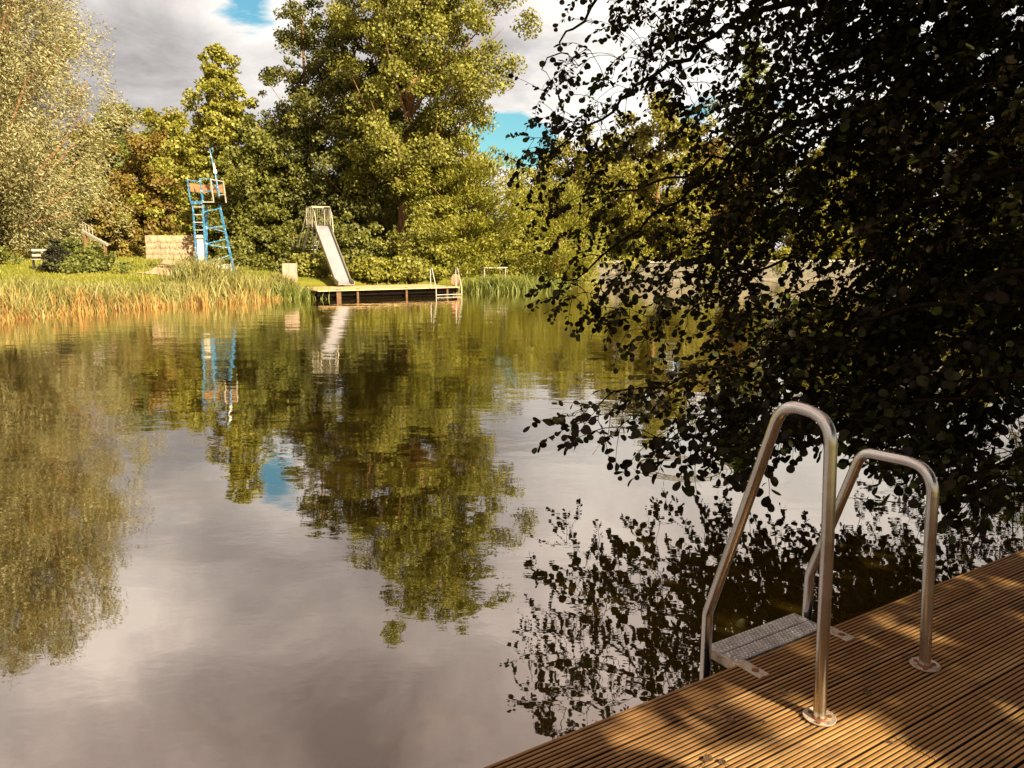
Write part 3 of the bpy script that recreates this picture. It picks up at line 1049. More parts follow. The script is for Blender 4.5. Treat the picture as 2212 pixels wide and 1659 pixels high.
RUN, TOPZ = 3.15, 3.22
prof = [(-0.10, JZ + 0.10), (0.15, JZ + 0.09), (0.40, JZ + 0.16), (0.62, JZ + 0.38)]
for k in range(8):
    t = 0.62 + (RUN - 0.62) * (k + 1) / 8
    prof.append((t, JZ + 0.38 + (TOPZ - JZ - 0.38) * (k + 1) / 8))
prof.append((RUN + 0.12, TOPZ + 0.03))
HW = 0.36
mb = MB()
vs, fs = [], []
for (t, z) in prof:
    vs += [S(-HW, t, z), S(HW, t, z), S(-HW, t, z - 0.02), S(HW, t, z - 0.02)]
for k in range(len(prof) - 1):
    a, b = 4 * k, 4 * k + 4
    fs += [(a, a + 1, b + 1, b), (a + 2, b + 2, b + 3, a + 3), (a, b, b + 2, a + 2), (a + 1, a + 3, b + 3, b + 1)]
fs += [(0, 2, 3, 1), (len(vs) - 4, len(vs) - 3, len(vs) - 1, len(vs) - 2)]
mb.add(vs, fs)
part(mb, "chute", M["slide_sheet"], slide, smooth=True)
for sgn in (-1, 1):
    mb = MB()
    vs, fs = [], []
    for i, (t, z) in enumerate(prof):
        hgt = 0.20 if 0 < i < len(prof) - 1 else 0.15
        for o_ in (0.0, 0.025):
            vs += [S(sgn * (HW + 0.003 + o_), t, z - 0.04), S(sgn * (HW + 0.003 + o_), t, z + hgt)]
    for k in range(len(prof) - 1):
        a, b = 4 * k, 4 * k + 4
        fs += [(a, b, b + 1, a + 1), (a + 2, a + 3, b + 3, b + 2), (a + 1, b + 1, b + 3, a + 3), (a, a + 2, b + 2, b)]
    fs += [(0, 1, 3, 2), (len(vs) - 4, len(vs) - 2, len(vs) - 1, len(vs) - 3)]
    mb.add(vs, fs)
    mb.tube([S(sgn * (HW + 0.016), t, z + 0.2) for t, z in prof[1:]], 0.022, 6)
    part(mb, "side_wall", M["galv"], slide)
mb = MB()
mb.obox(S(0, RUN + 0.50, TOPZ - 0.02), E1 * 0.44, N1 * 0.42, UP * 0.03)
part(mb, "platform", M["galv"], slide)
mb = MB()
RT = TOPZ + 0.95
for sgn in (-1, 1):
    for t in (RUN + 0.05, RUN + 0.92):
        mb.tube([S(sgn * 0.46, t, TOPZ - 0.05), S(sgn * 0.46, t, RT)], 0.026, 8)
    mb.tube([S(sgn * 0.46, RUN + 0.05, RT), S(sgn * 0.46, RUN + 0.92, RT)], 0.024, 8)
    mb.tube([S(sgn * 0.46, RUN + 0.05, TOPZ + 0.08), S(sgn * 0.46, RUN + 0.92, TOPZ + 0.08)], 0.02, 6)
    for k in range(1, 4):
        t = RUN + 0.05 + 0.87 * k / 4
        mb.tube([S(sgn * 0.46, t, TOPZ + 0.08), S(sgn * 0.46, t, RT)], 0.010, 5)
    # handrail running down into the chute's edge
    mb.tube([S(sgn * 0.46, RUN + 0.05, RT), S(sgn * 0.43, RUN - 0.25, RT - 0.28), S(sgn * 0.40, RUN - 0.55, TOPZ - 0.30)], 0.022, 6)
mb.tube([S(-0.46, RUN + 0.05, RT), S(0.46, RUN + 0.05, RT)], 0.024, 8)
for k in range(1, 8):
    s = -0.46 + 0.92 * k / 8
    mb.tube([S(s, RUN + 0.92, TOPZ + 0.02), S(s, RUN + 0.92, RT)], 0.009, 5)
mb.tube([S(-0.46, RUN + 0.92, RT), S(0.46, RUN + 0.92, RT)], 0.024, 8)
part(mb, "railing", M["galv"], slide)
gp = S(0, RUN + 3.4, 0)
gz0 = hz(gp.x, gp.y)
mb = MB()
for sgn in (-1, 1):
    mb.bar(S(sgn * 0.34, RUN + 0.95, TOPZ), S(sgn * 0.34, RUN + 3.2, gz0), 0.05, 0.14)
    mb.tube(round_path([S(sgn * 0.40, RUN + 0.92, TOPZ + 0.9), S(sgn * 0.40, RUN + 1.05, TOPZ + 0.75), S(sgn * 0.40, RUN + 3.25, gz0 + 0.75), S(sgn * 0.40, RUN + 3.35, gz0 + 0.05)], 0.12), 0.028, 6)
for k in range(11):
    t = RUN + 0.95 + 2.25 * (k + 0.5) / 11
    z = TOPZ + (gz0 - TOPZ) * (k + 0.5) / 11
    mb.obox(S(0, t, z), E1 * 0.32, N1 * 0.06, UP * 0.012)
part(mb, "stairs", M["pale_steel"], slide)
for s, t in ((-0.42, RUN + 0.12), (0.42, RUN + 0.12)):
    mb = MB()
    q = S(s, t, 0)
    mb.tube([S(s, t, JZ if t < JD else min(JZ, hz(q.x, q.y))), S(s, t, TOPZ - 0.05)], 0.034, 8)
    part(mb, "leg", M["galv"], slide, smooth=True)
mb = MB()
mb.tube([S(-0.42, RUN + 0.12, 1.62), S(0.42, RUN + 0.12, 1.62)], 0.024, 6)
part(mb, "brace", M["galv"], slide)

# pale box on the bank left of the slide stairs
bx = at(626, 586, 36.6)
mb = MB()
bz = hz(bx.x, bx.y)
for k in (-1, 1):
    mb.obox((bx.x + k * 0.148, bx.y, (bz - 0.1 + bx.z + 0.37) / 2), (0.145, 0.0, 0), (0, 0.2, 0), (0, 0, (bx.z + 0.37 - bz + 0.1) / 2))
tag(mb.build("box", M["pale_box"], bevel=0.01), "pale pinkish double box in the reeds left of the slide stairs", "box")
bx = at(485, 580, 37.2)
mb = MB()
bz = hz(bx.x, bx.y)
mb.obox((bx.x, bx.y, bz + 0.22), (0.29, 0.05, 0), (-0.03, 0.2, 0), (0, 0, 0.22))
mb.obox((bx.x, bx.y, bz + 0.452), (0.31, 0.053, 0), (-0.033, 0.22, 0), (0, 0, 0.012))
tag(mb.build("box", M["white_board"], bevel=0.01), "white low box under the right legs of the blue tower", "box")
# red board on its post behind the jetty ladder
rb_ = at(984, 590, 38.7)
mb = MB()
bd = empty("notice_board", (rb_.x, rb_.y, hz(rb_.x, rb_.y)))
tag(bd, "reddish rounded board on a post behind the right end of the jetty", "board")
gzb = hz(rb_.x, rb_.y)
mb.tube([(rb_.x, rb_.y + 0.05, gzb - 0.1), (rb_.x, rb_.y + 0.05, gzb + 0.75)], 0.035, 8)
part(mb, "post", M["pile"], bd)
mb = MB()
outl = [(-0.22, 0.0), (0.22, 0.0), (0.22, 0.5), (0.16, 0.64), (0.06, 0.70), (-0.06, 0.70), (-0.16, 0.64), (-0.22, 0.5)]
vs = [(rb_.x + a, rb_.y - 0.02, gzb + 0.35 + b) for a, b in outl] + [(rb_.x + a, rb_.y + 0.013, gzb + 0.35 + b) for a, b in outl]
k8 = len(outl)
mb.add(vs, [tuple(range(k8)), tuple(range(2 * k8 - 1, k8 - 1, -1))] + [(i, i + k8, (i + 1) % k8 + k8, (i + 1) % k8) for i in range(k8)])
part(mb, "panel", M["red_board"], bd)
# long bench on the bank
pb0, pb1 = at(1040, 577, 40.6), at(1092, 576, 41.6)
lb = empty("bench", ((pb0.x + pb1.x) / 2, (pb0.y + pb1.y) / 2, hz(pb0.x, pb0.y)))
tag(lb, "long pale bench plank on thin legs behind the green sedge", "bench")
zt = 1.14
mb = MB()
dirb = (Vector((pb1.x, pb1.y, 0)) - Vector((pb0.x, pb0.y, 0))).normalized()
a0, a1 = Vector((pb0.x, pb0.y, zt)), Vector((pb1.x, pb1.y, zt))
mb.bar(a0, a1, 0.34, 0.05)
part(mb, "seat", M["bench_wood"], lb)
for fr in (0.06, 0.94):
    p = a0.lerp(a1, fr)
    for sg in (-0.12, 0.12):
        q = p + Vector((-dirb.y, dirb.x, 0)) * sg
        mb = MB()
        mb.tube([(q.x, q.y, hz(q.x, q.y) - 0.1), (q.x, q.y, zt - 0.025)], 0.025, 6)
        part(mb, "leg", M["pale_steel"], lb)

# quay wall behind the overhanging leaves
qa, qb = Vector((2.35, 50.0, 0)), Vector((27.2, 57.3, 0))
qd = (qb - qa).normalized()
qn = Vector((qd.y, -qd.x, 0))
quay = empty("quay_wall", (qa + qb) / 2)
tag(quay, "pale concrete quay wall with a coping behind the overhanging leaves", "wall")
mb = MB()
L = (qb - qa).length
mb.obox((qa + qb) / 2 + UP * 0.38, qd * L / 2, qn * 0.25, UP * 0.85)
part(mb, "wall_face", M["concrete"], quay)
mb = MB()
mb.obox((qa + qb) / 2 + UP * 1.31, qd * (L / 2 + 0.03), qn * 0.33, UP * 0.08)
part(mb, "coping", M["coping"], quay)
mb = MB()
mb.obox((qa + qb) / 2 + qn * 0.5 + UP * 0.05, qd * (L / 2 - 0.2), qn * 0.25, UP * 0.14)
part(mb, "ledge", M["concrete"], quay)

# ------------------------------------------------------------------ blue lifeguard tower
tw0 = at(430, 588, 36.0)
TA = rad(9)
TFv = Vector((-math.sin(TA), -math.cos(TA), 0))       # front
TRv = Vector((math.cos(TA), -math.sin(TA), 0))        # right seen from the front
TZ0 = hz(tw0.x, tw0.y)
TC = Vector((-14.62, 36.1, 0))                        # front left ladder stile
tower = empty("lifeguard_tower", (TC.x + 0.5, TC.y + 0.5, TZ0))
tag(tower, "tall blue steel lifeguard tower with ladder and railed platform on the left bank", "tower")


def T(r, b, z):
    """r to the right of the left stile, b back from the front, z above the tower's foot"""
    k = max(0.0, z - 3.3) * -0.075                    # the railing leans a little
    return TC + TRv * r * 0.84 - TFv * b + UP * (TZ0 + z) + Vector((k, 0, 0))


FZ = 3.27
SW = 0.57
for r in (0.0, SW):
    mb = MB()
    mb.bar(T(r, 0, -0.1), T(r, 0, FZ - 0.03), 0.06, 0.05, TFv)
    part(mb, "stile", M["blue"], tower)
for k in range(9):
    if k in (1, 2, 3):
        continue
    mb = MB()
    z = 0.32 + 0.345 * k
    mb.bar(T(0.03, -0.008, z), T(SW - 0.03, -0.008, z), 0.05, 0.045)
    part(mb, "rung", M["pale_steel"], tower)
mb = MB()
mb.obox(T(SW / 2 + 0.02, 0.045, 0.98), TRv * 0.20, TFv * 0.012, UP * 0.84)
part(mb, "guard_board", M["white_board"], tower)
LEGS = ((0.14, 0.95, FZ - 0.06, -0.36, 1.25), (1.06, 0.75, FZ - 0.06, 1.58, 1.0))
for (r0, b0, z0_, r1, b1) in LEGS:
    mb = MB()
    mb.bar(T(r0, b0, z0_), T(r1, b1, -0.1), 0.085, 0.06, TFv)
    part(mb, "leg", M["blue"], tower)


def legpt(z):
    r0, b0, z0_, r1, b1 = LEGS[1]
    t = (z0_ - z) / (z0_ + 0.1)
    return (r0 + (r1 - r0) * t - 0.03, b0 + (b1 - b0) * t, z)


for (p, q) in (((SW + 0.03, 0.03, 2.10), legpt(2.26)), ((0.03, 0.03, 2.32), legpt(1.98)), ((SW + 0.03, 0.03, 1.42), legpt(1.65)), ((SW + 0.03, 0.03, 1.40), legpt(1.24)),
               ((SW + 0.03, 0.03, 0.55), legpt(0.90)), ((SW + 0.03, 0.03, 0.62), legpt(0.34)), ((SW, 0.03, 2.86), legpt(3.05)),
               ((0.0, 0.06, 1.5), (-0.1, 1.07, 1.75)), ((0.0, 0.06, 0.6), (-0.24, 1.16, 0.9)), ((SW + 0.03, 0.05, 0.12), legpt(0.30))):
    mb = MB()
    mb.bar(T(*p), T(*q), 0.05, 0.035)
    part(mb, "brace", M["blue"], tower)
mb = MB()
mb.obox(T(0.58, 0.55, FZ), TRv * 0.59, TFv * 0.56, UP * 0.03)
part(mb, "platform", M["shade_timber"], tower)
mb = MB()
mb.bar(T(SW + 0.06, -0.035, FZ + 0.02), T(1.28, -0.035, FZ + 0.02), 0.05, 0.06)
part(mb, "edge_rail", M["bench_wood"], tower)
mb = MB()
mb.obox(T(SW / 2 - 0.02, -0.045, FZ + 0.0), TRv * 0.285, TFv * 0.02, UP * 0.06)
part(mb, "front_plate", M["blue"], tower)
for nm, mt, segs in (
        ("railing", "blue", [((SW + 0.05, -0.03, 0.06), (SW + 0.05, -0.03, 1.05)), ((SW + 0.05, -0.03, 1.05), (1.24, -0.03, 1.05)), ((SW + 0.05, -0.03, 0.5), (1.24, -0.03, 0.5)),
                             ((-0.10, -0.03, 0.06), (-0.10, -0.03, 1.05)), ((-0.10, -0.03, 1.02), (-0.10, 1.06, 1.02)), ((0.92, 1.06, 0.45), (1.24, -0.02, 0.98)),
                             ((-0.10, 1.07, 0.05), (-0.10, 1.07, 1.03))]),
        ("side_rail", "bench_wood", [((1.26, -0.03, 0.06), (1.26, -0.03, 1.05)), ((1.26, 1.07, 0.05), (1.26, 1.07, 1.05)), ((1.26, -0.02, 1.02), (1.26, 1.06, 1.02)), ((0.75, 1.05, 0.42), (1.24, 1.05, 0.42))])):
    mb = MB()
    for p, q in segs:
        mb.bar(T(p[0], p[1], FZ + p[2]), T(q[0], q[1], FZ + q[2]), 0.042, 0.042, TFv if abs(p[2] - q[2]) > 0.5 else (0, 0, 1))
    part(mb, nm, M[mt], tower)
mb = MB()
for k in range(2):
    z = FZ + 0.60 + 0.19 * k
    mb.bar(T(-0.06, 1.02, z), T(1.22, 1.02, z), 0.02, 0.183)
    mb.bar(T(-0.07, 0.05, z), T(-0.07, 0.99, z), 0.02, 0.183)
part(mb, "back_panel", M["brown_board"], tower)
mast = [T(1.24, 0.5, FZ + 0.3), T(1.24, 0.5, FZ + 1.33), T(1.24, 0.5, FZ + 2.42)]
mb = MB()
mb.tube([mast[0] + Vector((0.03, 0, 0)), mast[1] + Vector((-0.02, 0, 0)), mast[2] + Vector((-0.12, 0, 0))], [0.036, 0.042, 0.022], 8)
part(mb, "mast", M["blue"], tower)
mb = MB()
mm = mast[1] + Vector((-0.02, 0, 0))
mb.tube([mm - UP * 0.02, mm + UP * 0.02, mm + UP * 0.14, mm + UP * 0.17 + Vector((-0.015, 0, 0))], [0.06, 0.09, 0.085, 0.05], 10)
mb.tube([mm + UP * 0.16 + Vector((-0.015, 0, 0)), mm + UP * 0.45 + Vector((-0.045, 0, 0))], [0.05, 0.045], 8)
o = mb.build("furled_flag", M["white_board"])
tag(o, "small white bundle tied to the blue tower's mast", "flag")

# ------------------------------------------------------------------ reed screen fence on the lawn
fa, fb = at(317, 553, 45), at(424, 553, 45.2)
fz = hz(fa.x, fa.y) - 0.02
fence = empty("reed_fence", ((fa.x + fb.x) / 2, fa.y, fz))
tag(fence, "pale reed screen fence of layered bands standing on the lawn", "fence")
rngf = random.Random(3)
half = (fb - fa).length / 2
fd = Vector((fb.x - fa.x, fb.y - fa.y, 0)).normalized()
fn = Vector((fd.y, -fd.x, 0))
for pnl in range(2):
    mb = MB()
    for row in range(4):
        zb, ztp = fz + 0.33 * row + 0.02, fz + 0.33 * row + 0.44
        if row == 3:
            ztp = fz + 1.36
        nstrip = 64
        for k in range(nstrip):
            x0 = half * pnl + half * k / nstrip + 0.006
            x1 = half * pnl + half * (k + 1) / nstrip - 0.002
            base = Vector((fa.x, fa.y, 0)) + fd * x0
            bse2 = Vector((fa.x, fa.y, 0)) + fd * x1
            drop = rngf.uniform(-0.09, 0.05)
            o0 = fn * (0.09 + rngf.uniform(0, 0.04))
            o1 = fn * (0.03 + rngf.uniform(0, 0.012))
            vs = [base + o0 + UP * (zb + drop), bse2 + o0 + UP * (zb + drop), bse2 + o1 + UP * (ztp + rngf.uniform(-0.01, 0.01)), base + o1 + UP * (ztp + rngf.uniform(-0.01, 0.01))]
            vs += [p - fn * 0.02 for p in vs]
            mb.add(vs, [(0, 1, 2, 3), (7, 6, 5, 4), (0, 4, 5, 1), (1, 5, 6, 2), (2, 6, 7, 3), (3, 7, 4, 0)])
    part(mb, "reed_panel", M["thatch"], fence)
for k in range(3):
    mb = MB()
    p = Vector((fa.x, fa.y, 0)) + fd * (half * k) - fn * 0.06
    mb.bar(p + UP * (fz - 0.1), p + UP * (fz + 1.34), 0.09, 0.09, fd)
    part(mb, "post", M["bark"], fence)

# sloping stair rail behind the shrubs
r0, r1 = at(178, 499, 36.2), at(232, 529, 35.4)
rail = empty("stair_rail", (r1.x, r1.y, hz(r1.x, r1.y)))
tag(rail, "pale sloping stair rail with short posts among the shrubs below the willow", "railing")
mb = MB()
mb.bar(r0, r1, 0.10, 0.10)
part(mb, "stringer", M["bench_wood"], rail)
for fr in (0.04, 0.16, 0.28, 0.42):
    mb = MB()
    p = r0.lerp(r1, fr)
    mb.tube([p - UP * 0.03, p + UP * 0.42], 0.016, 6)
    part(mb, "post", M["bench_wood"], rail)
mb = MB()
mb.tube([r0.lerp(r1, 0.02) + UP * 0.43, r0.lerp(r1, 0.45) + UP * 0.41], 0.016, 6)
part(mb, "top_rail", M["bench_wood"], rail)
for fr in (0.1, 0.9):
    p = r0.lerp(r1, fr)
    mb = MB()
    mb.bar((p.x, p.y, hz(p.x, p.y) - 0.1), (p.x, p.y, p.z - 0.055), 0.09, 0.09)
    part(mb, "support", M["bark"], rail)

# dark post and bench in the willow's shade
db = at(122, 588, 33.6)
dz0 = hz(db.x, db.y)
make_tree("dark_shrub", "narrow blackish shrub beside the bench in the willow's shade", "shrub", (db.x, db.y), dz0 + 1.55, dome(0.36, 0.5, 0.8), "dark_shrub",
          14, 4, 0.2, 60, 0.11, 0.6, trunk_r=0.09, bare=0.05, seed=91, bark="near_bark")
bb = at(98, 566, 34.8)
bz0 = hz(bb.x, bb.y)
bn = empty("bench", (bb.x, bb.y, bz0), rad(25))
tag(bn, "dark iron bench with three grey slats in the willow's shade", "bench")
for k, (yy, zz, nm) in enumerate(((-0.12, 0.45, "seat_slat"), (0.10, 0.62, "back_slat"), (0.14, 0.85, "back_slat"))):
    mb = MB()
    mb.obox((0, yy, zz), (0.5, 0, 0), (0, 0.11 if k == 0 else 0.015, 0), (0, 0, 0.018 if k == 0 else 0.05))
    mb.build(nm, M["bench_wood"], bn)
for sx in (-0.46, 0.46):
    mb = MB()
    mb.bar((sx, -0.2, -0.05), (sx, -0.2, 0.43), 0.05, 0.05, (0, 1, 0))
    mb.bar((sx, 0.17, -0.05), (sx, 0.20, 0.95), 0.05, 0.05, (0, 1, 0))
    mb.bar((sx, -0.2, 0.41), (sx, 0.2, 0.41), 0.05, 0.04)
    mb.build("side_frame", M["dark_iron"], bn)

# ------------------------------------------------------------------ near deck
PA = Vector((1.035, 2.360, 0.45))                     # foot of the taller handrail
EDGE = 0.388                                          # deck edge, metres beyond that foot
DZ = 0.45
deck = empty("deck", PA, TH)
tag(deck, "grooved timber deck in the foreground with leaf shadows across it", "deck")
rngd = random.Random(12)
pitch, nr = 0.0176, 8
bw = pitch * nr
prof_pts = []
for k in range(nr):
    y0 = k * pitch
    prof_pts += [(y0 + 0.0046, -0.0075), (y0 + 0.0058, -0.0010), (y0 + 0.0070, 0.0), (y0 + pitch - 0.0024, 0.0), (y0 + pitch - 0.0012, -0.0010), (y0 + pitch, -0.0075)]
prof_pts = prof_pts[1:-1]
prof_pts = [(prof_pts[0][0] - 0.0008, -0.028)] + prof_pts + [(prof_pts[-1][0] + 0.0008, -0.028)]
mb = MB()
y = EDGE
row = 0
while y > -3.4:
    joints = [-5.5]
    if row == 4:
        joints += [0.118]
    else:
        joints += [rngd.uniform(-4.5, -1.6) if row % 2 else rngd.uniform(2.6, 3.4)]
    joints += [4.2]
    lift = rngd.uniform(-0.0012, 0.0012)
    for a, b in zip(joints[:-1], joints[1:]):
        n = len(prof_pts)
        vs = [(xx, y - py, pz + lift) for xx in (a + 0.002, b - 0.002) for (py, pz) in prof_pts]
        fs = [(i, i + 1, n + i + 1, n + i) for i in range(n - 1)]
        fs += [(n - 1, 0, n, 2 * n - 1), tuple(range(n - 1, -1, -1)), tuple(range(n, 2 * n))]
        mb.add(vs, fs)
    y -= bw + 0.0028
    row += 1
mb.build("boards", M["deck"], deck)
mb = MB()
mb.obox((-0.65, EDGE - 0.06, -0.135), (4.8, 0, 0), (0, 0.035, 0), (0, 0, 0.10))
for k in range(12):
    mb.obox((-5.0 + 0.8 * k, -1.5, -0.125), (0.03, 0, 0), (0, 1.80, 0), (0, 0, 0.088))
mb.build("frame", M["shade_timber"], deck)
for s in (-4.2, -2.2, -0.6, 1.4, 3.4):
    mb = MB()
    mb.tube([(s, EDGE - 0.2, -1.3), (s, EDGE - 0.2, -0.22)], 0.08, 10)
    mb.build("pile", M["near_bark"], deck, smooth=True)

# ------------------------------------------------------------------ near bathing ladder
lad = empty("bathing_ladder", PA, TH)
tag(lad, "stainless steel bathing ladder with two arched handrails on the deck edge", "ladder")
WID = 0.625
ARCHES = ((0.0, [(0, 0.004), (0.018, 0.62), (0.036, 1.03), (0.225, 1.045), (0.515, 0.165), (0.515, -0.95)], [0, 0.3, 0.115, 0.10, 0.10, 0]),
          (WID, [(0, 0.004), (0.024, 0.45), (0.036, 0.775), (0.325, 0.765), (0.524, 0.175), (0.52, -0.95)], [0, 0.3, 0.115, 0.075, 0.10, 0]))
for s, pts, rr in ARCHES:
    mb = MB()
    P = [Vector((s, d, h)) for d, h in pts]
    mb.tube(round_path(P, rr, 12), 0.0208, 24)
    hr = mb.build("handrail", M["steel"], lad, smooth=True)
    # foot flange: a shallow dished plate with three bolts and a rusty weld
    mb = MB()
    n = 40
    rings = [(0.0225, 0.0035), (0.034, 0.0030), (0.044, 0.0045), (0.0515, 0.0085), (0.0535, 0.0080), (0.0530, 0.0045), (0.040, 0.0004)]
    vs = [(s + r * math.cos(2 * math.pi * j / n), r * math.sin(2 * math.pi * j / n), z) for r, z in rings for j in range(n)]
    fs = [(i * n + j, (i + 1) * n + j, (i + 1) * n + (j + 1) % n, i * n + (j + 1) % n) for i in range(len(rings) - 1) for j in range(n)]
    mb.add(vs, fs)
    fl = mb.build("flange", M["bracket"], lad, smooth=True)
    for an in (-0.5, 1.6, 3.7):
        mb = MB()
        mb.disc(Vector((s + 0.036 * math.cos(an), 0.036 * math.sin(an), 0)), 0.0075, 0.003, 0.0085, 6)
        mb.build("bolt", M["rust"], fl)
    mb = MB()
    mb.tube([(s + 0.0225 * math.cos(t), 0.0225 * math.sin(t), 0.006 + 0.001 * math.sin(5 * t)) for t in [2 * math.pi * k / 24 for k in range(25)]], 0.0035, 6, caps=False)
    mb.build("weld", M["rust"], fl, smooth=True)
# top step: two studded strips between the handrails
SX0, SX1, SZ = 0.050, WID - 0.045, -0.006
for k, (y0, y1) in enumerate(((0.402, 0.476), (0.481, 0.555))):
    mb = MB()
    mb.obox(((SX0 + SX1) / 2, (y0 + y1) / 2, SZ - 0.006), ((SX1 - SX0) / 2, 0, 0), (0, (y1 - y0) / 2, 0), (0, 0, 0.006))
    # folded lips
    for yy in (y0 + 0.0025, y1 - 0.0025):
        mb.obox(((SX0 + SX1) / 2, yy, SZ - 0.021), ((SX1 - SX0) / 2, 0, 0), (0, 0.0022, 0), (0, 0, 0.0088))
    nxs, nys = 26, 4
    for i in range(nxs):
        for j in range(nys):
            cx_ = SX0 + 0.012 + (SX1 - SX0 - 0.024) * (i + (0.5 if j % 2 else 0.0)) / nxs
            cy_ = y0 + 0.011 + (y1 - y0 - 0.022) * j / (nys - 1)
            m_ = 8
            vs = []
            for r_, z_ in ((0.0074, 0.0), (0.0060, 0.0044), (0.0026, 0.0058)):
                vs += [(cx_ + r_ * math.cos(2 * math.pi * q / m_), cy_ + r_ * math.sin(2 * math.pi * q / m_), SZ + z_ + 0.0002) for q in range(m_)]
            fs = [(l * m_ + q, l * m_ + (q + 1) % m_, (l + 1) * m_ + (q + 1) % m_, (l + 1) * m_ + q) for l in range(2) for q in range(m_)]
            fs.append(tuple(2 * m_ + q for q in range(m_)))
            mb.add(vs, fs)
    mb.build("tread", M["tread"], lad)
for sx in (0.047, WID - 0.062):
    mb = MB()
    mb.obox((sx, 0.455, SZ - 0.022), (0.004, 0, 0), (0, 0.105, 0), (0, 0, 0.020))
    mb.build("cheek", M["bracket"], lad, bevel=0.001)
    mb = MB()
    mb.obox((sx, 0.327, 0.0035), (0.026, 0, 0), (0, 0.058, 0), (0, 0, 0.003))
    mb.obox((sx, 0.392, -0.008), (0.026, 0, 0), (0, 0.006, 0), (0, 0, 0.0115))
    br = mb.build("bracket", M["bracket"], lad, bevel=0.0012)
    mb = MB()
    mb.disc((sx, 0.312, 0), 0.009, 0.0066, 0.0105, 6)
    mb.disc((sx, 0.312, 0), 0.014, 0.0064, 0.0076, 16)
    mb.build("bolt", M["rust"], br)
for z in (-0.32, -0.60):
    mb = MB()
    mb.obox((WID / 2, 0.515, z), (WID / 2, 0, 0), (0, 0.05, 0), (0, 0, 0.012))
    mb.build("step", M["tread"], lad)

# fallen bits on the deck
for k, (px, py, s) in enumerate([(1698, 1499, 0.020), (1874, 1496, 0.026), (1545, 1528, 0.016), (1578, 1556, 0.018), (1530, 1640, 0.026), (1560, 1646, 0.016), (1925, 1605, 0.012), (2010, 1525, 0.014), (1650, 1560, 0.012)]):
    c = onz(px, py, DZ + 0.003)
    lf = MB()
    rr_ = random.Random(k)
    n = 9
    vs = [(0, 0, 0.004)] + [(s * rr_.uniform(0.6, 1.1) * math.cos(2 * math.pi * j / n), s * 0.6 * rr_.uniform(0.6, 1.1) * math.sin(2 * math.pi * j / n), rr_.uniform(0, 0.007)) for j in range(n)]
    lf.add(vs, [(0, 1 + j, 1 + (j + 1) % n) for j in range(n)])
    lf.tube([(s * 0.9, 0, 0.003), (s * 1.4, s * 0.2, 0.004), (s * 1.9, s * 0.1, 0.003)], 0.0012, 5)
    o = lf.build("fallen_leaf", M["dry_leaf"])
    o.location = c
    o.rotation_euler = (0, 0, rr_.uniform(0, 6))
    tag(o, "small crumpled brown leaf scrap lying on the grooved deck", "leaf", "leaf scraps on the deck")

for k, (px, py, lab) in enumerate(((1547, 1050, "tiny leaf afloat on the bright water left of the taller handrail"), (1545, 1108, "second tiny leaf afloat just above the dark reflection"), (1390, 985, "small leaf afloat below the lowest hanging branch"))):
    c = onz(px, py, 0.004)
    lf = MB()
    n = 10
    vs = [(0, 0, 0.004)] + [(0.035 * math.cos(2 * math.pi * j / n), 0.022 * math.sin(2 * math.pi * j / n), 0.003 * (j % 3)) for j in range(n)]
    lf.add(vs, [(0, 1 + j, 1 + (j + 1) % n) for j in range(n)])
    lf.tube([(0.033, 0, 0.002), (0.06, 0.006, 0.006)], 0.0015, 5)
    o = lf.build("floating_leaf", M["dry_leaf"])
    o.location = c
    o.rotation_euler = (0, 0, 1.3 * k)
    tag(o, lab, "leaf", "leaves afloat on the pond")

# ------------------------------------------------------------------ overhanging alder
OUTLINE = [(1185, -120), (1245, 40), (1258, 105), (1205, 135), (1142, 182), (1172, 250), (1150, 300), (1102, 350), (1120, 395), (1165, 450), (1150, 520), (1195, 575),
           (1168, 648), (1250, 675), (1310, 695), (1372, 752), (1440, 745), (1490, 715), (1545, 735), (1520, 775), (1420, 812), (1290, 862), (1195, 868), (1240, 912), (1310, 940),
           (1380, 925), (1470, 972), (1560, 950), (1620, 985), (1700, 945), (1800, 905), (1880, 940), (1990, 985), (2080, 1045), (2170, 1075), (2330, 1085), (2330, -120)]


def in_poly(x, y, poly):
    c = False
    n = len(poly)
    for i in range(n):
        (x0, y0), (x1, y1) = poly[i], poly[(i + 1) % n]
        if (y0 > y) != (y1 > y) and x < x0 + (y - y0) / (y1 - y0) * (x1 - x0):
            c = not c
    return c


def blob(x, y, cx, cy, rx, ry):
    return math.exp(-(((x - cx) / rx) ** 2 + ((y - cy) / ry) ** 2))


def keep_prob(x, y):
    """how thickly the twigs stand, read off the photograph: thin at the left fringe, near solid on the right"""
    p = 0.30 + 0.70 * min(1, max(0, (x - 1380) / 420))
    p *= 1 - 0.80 * blob(x, y, 1410, 330, 110, 125)
    p *= 1 - 0.70 * blob(x, y, 1240, 500, 90, 100)
    p *= 1 - 0.55 * blob(x, y, 1590, 110, 60, 60)
    p *= 1 - 0.55 * blob(x, y, 1740, 160, 90, 60)
    p *= 1 + 0.5 * blob(x, y, 1440, 590, 190, 40)
    p *= 1 - 0.50 * blob(x, y, 1560, 730, 60, 40)
    p *= 1 - 0.60 * blob(x, y, 2160, 900, 60, 50)
    p *= 1 - 0.45 * blob(x, y, 1960, 1000, 90, 60)
    p *= 1 - 0.82 * blob(x, y, 1800, 560, 130, 85)
    p *= 1 - 0.7 * blob(x, y, 1830, 320, 100, 60)
    p *= 1 - 0.5 * blob(x, y, 1990, 430, 110, 60)
    p *= 1 - 0.35 * blob(x, y, 1680, 110, 190, 150)
    if y < 0:
        p *= 0.75
    return p


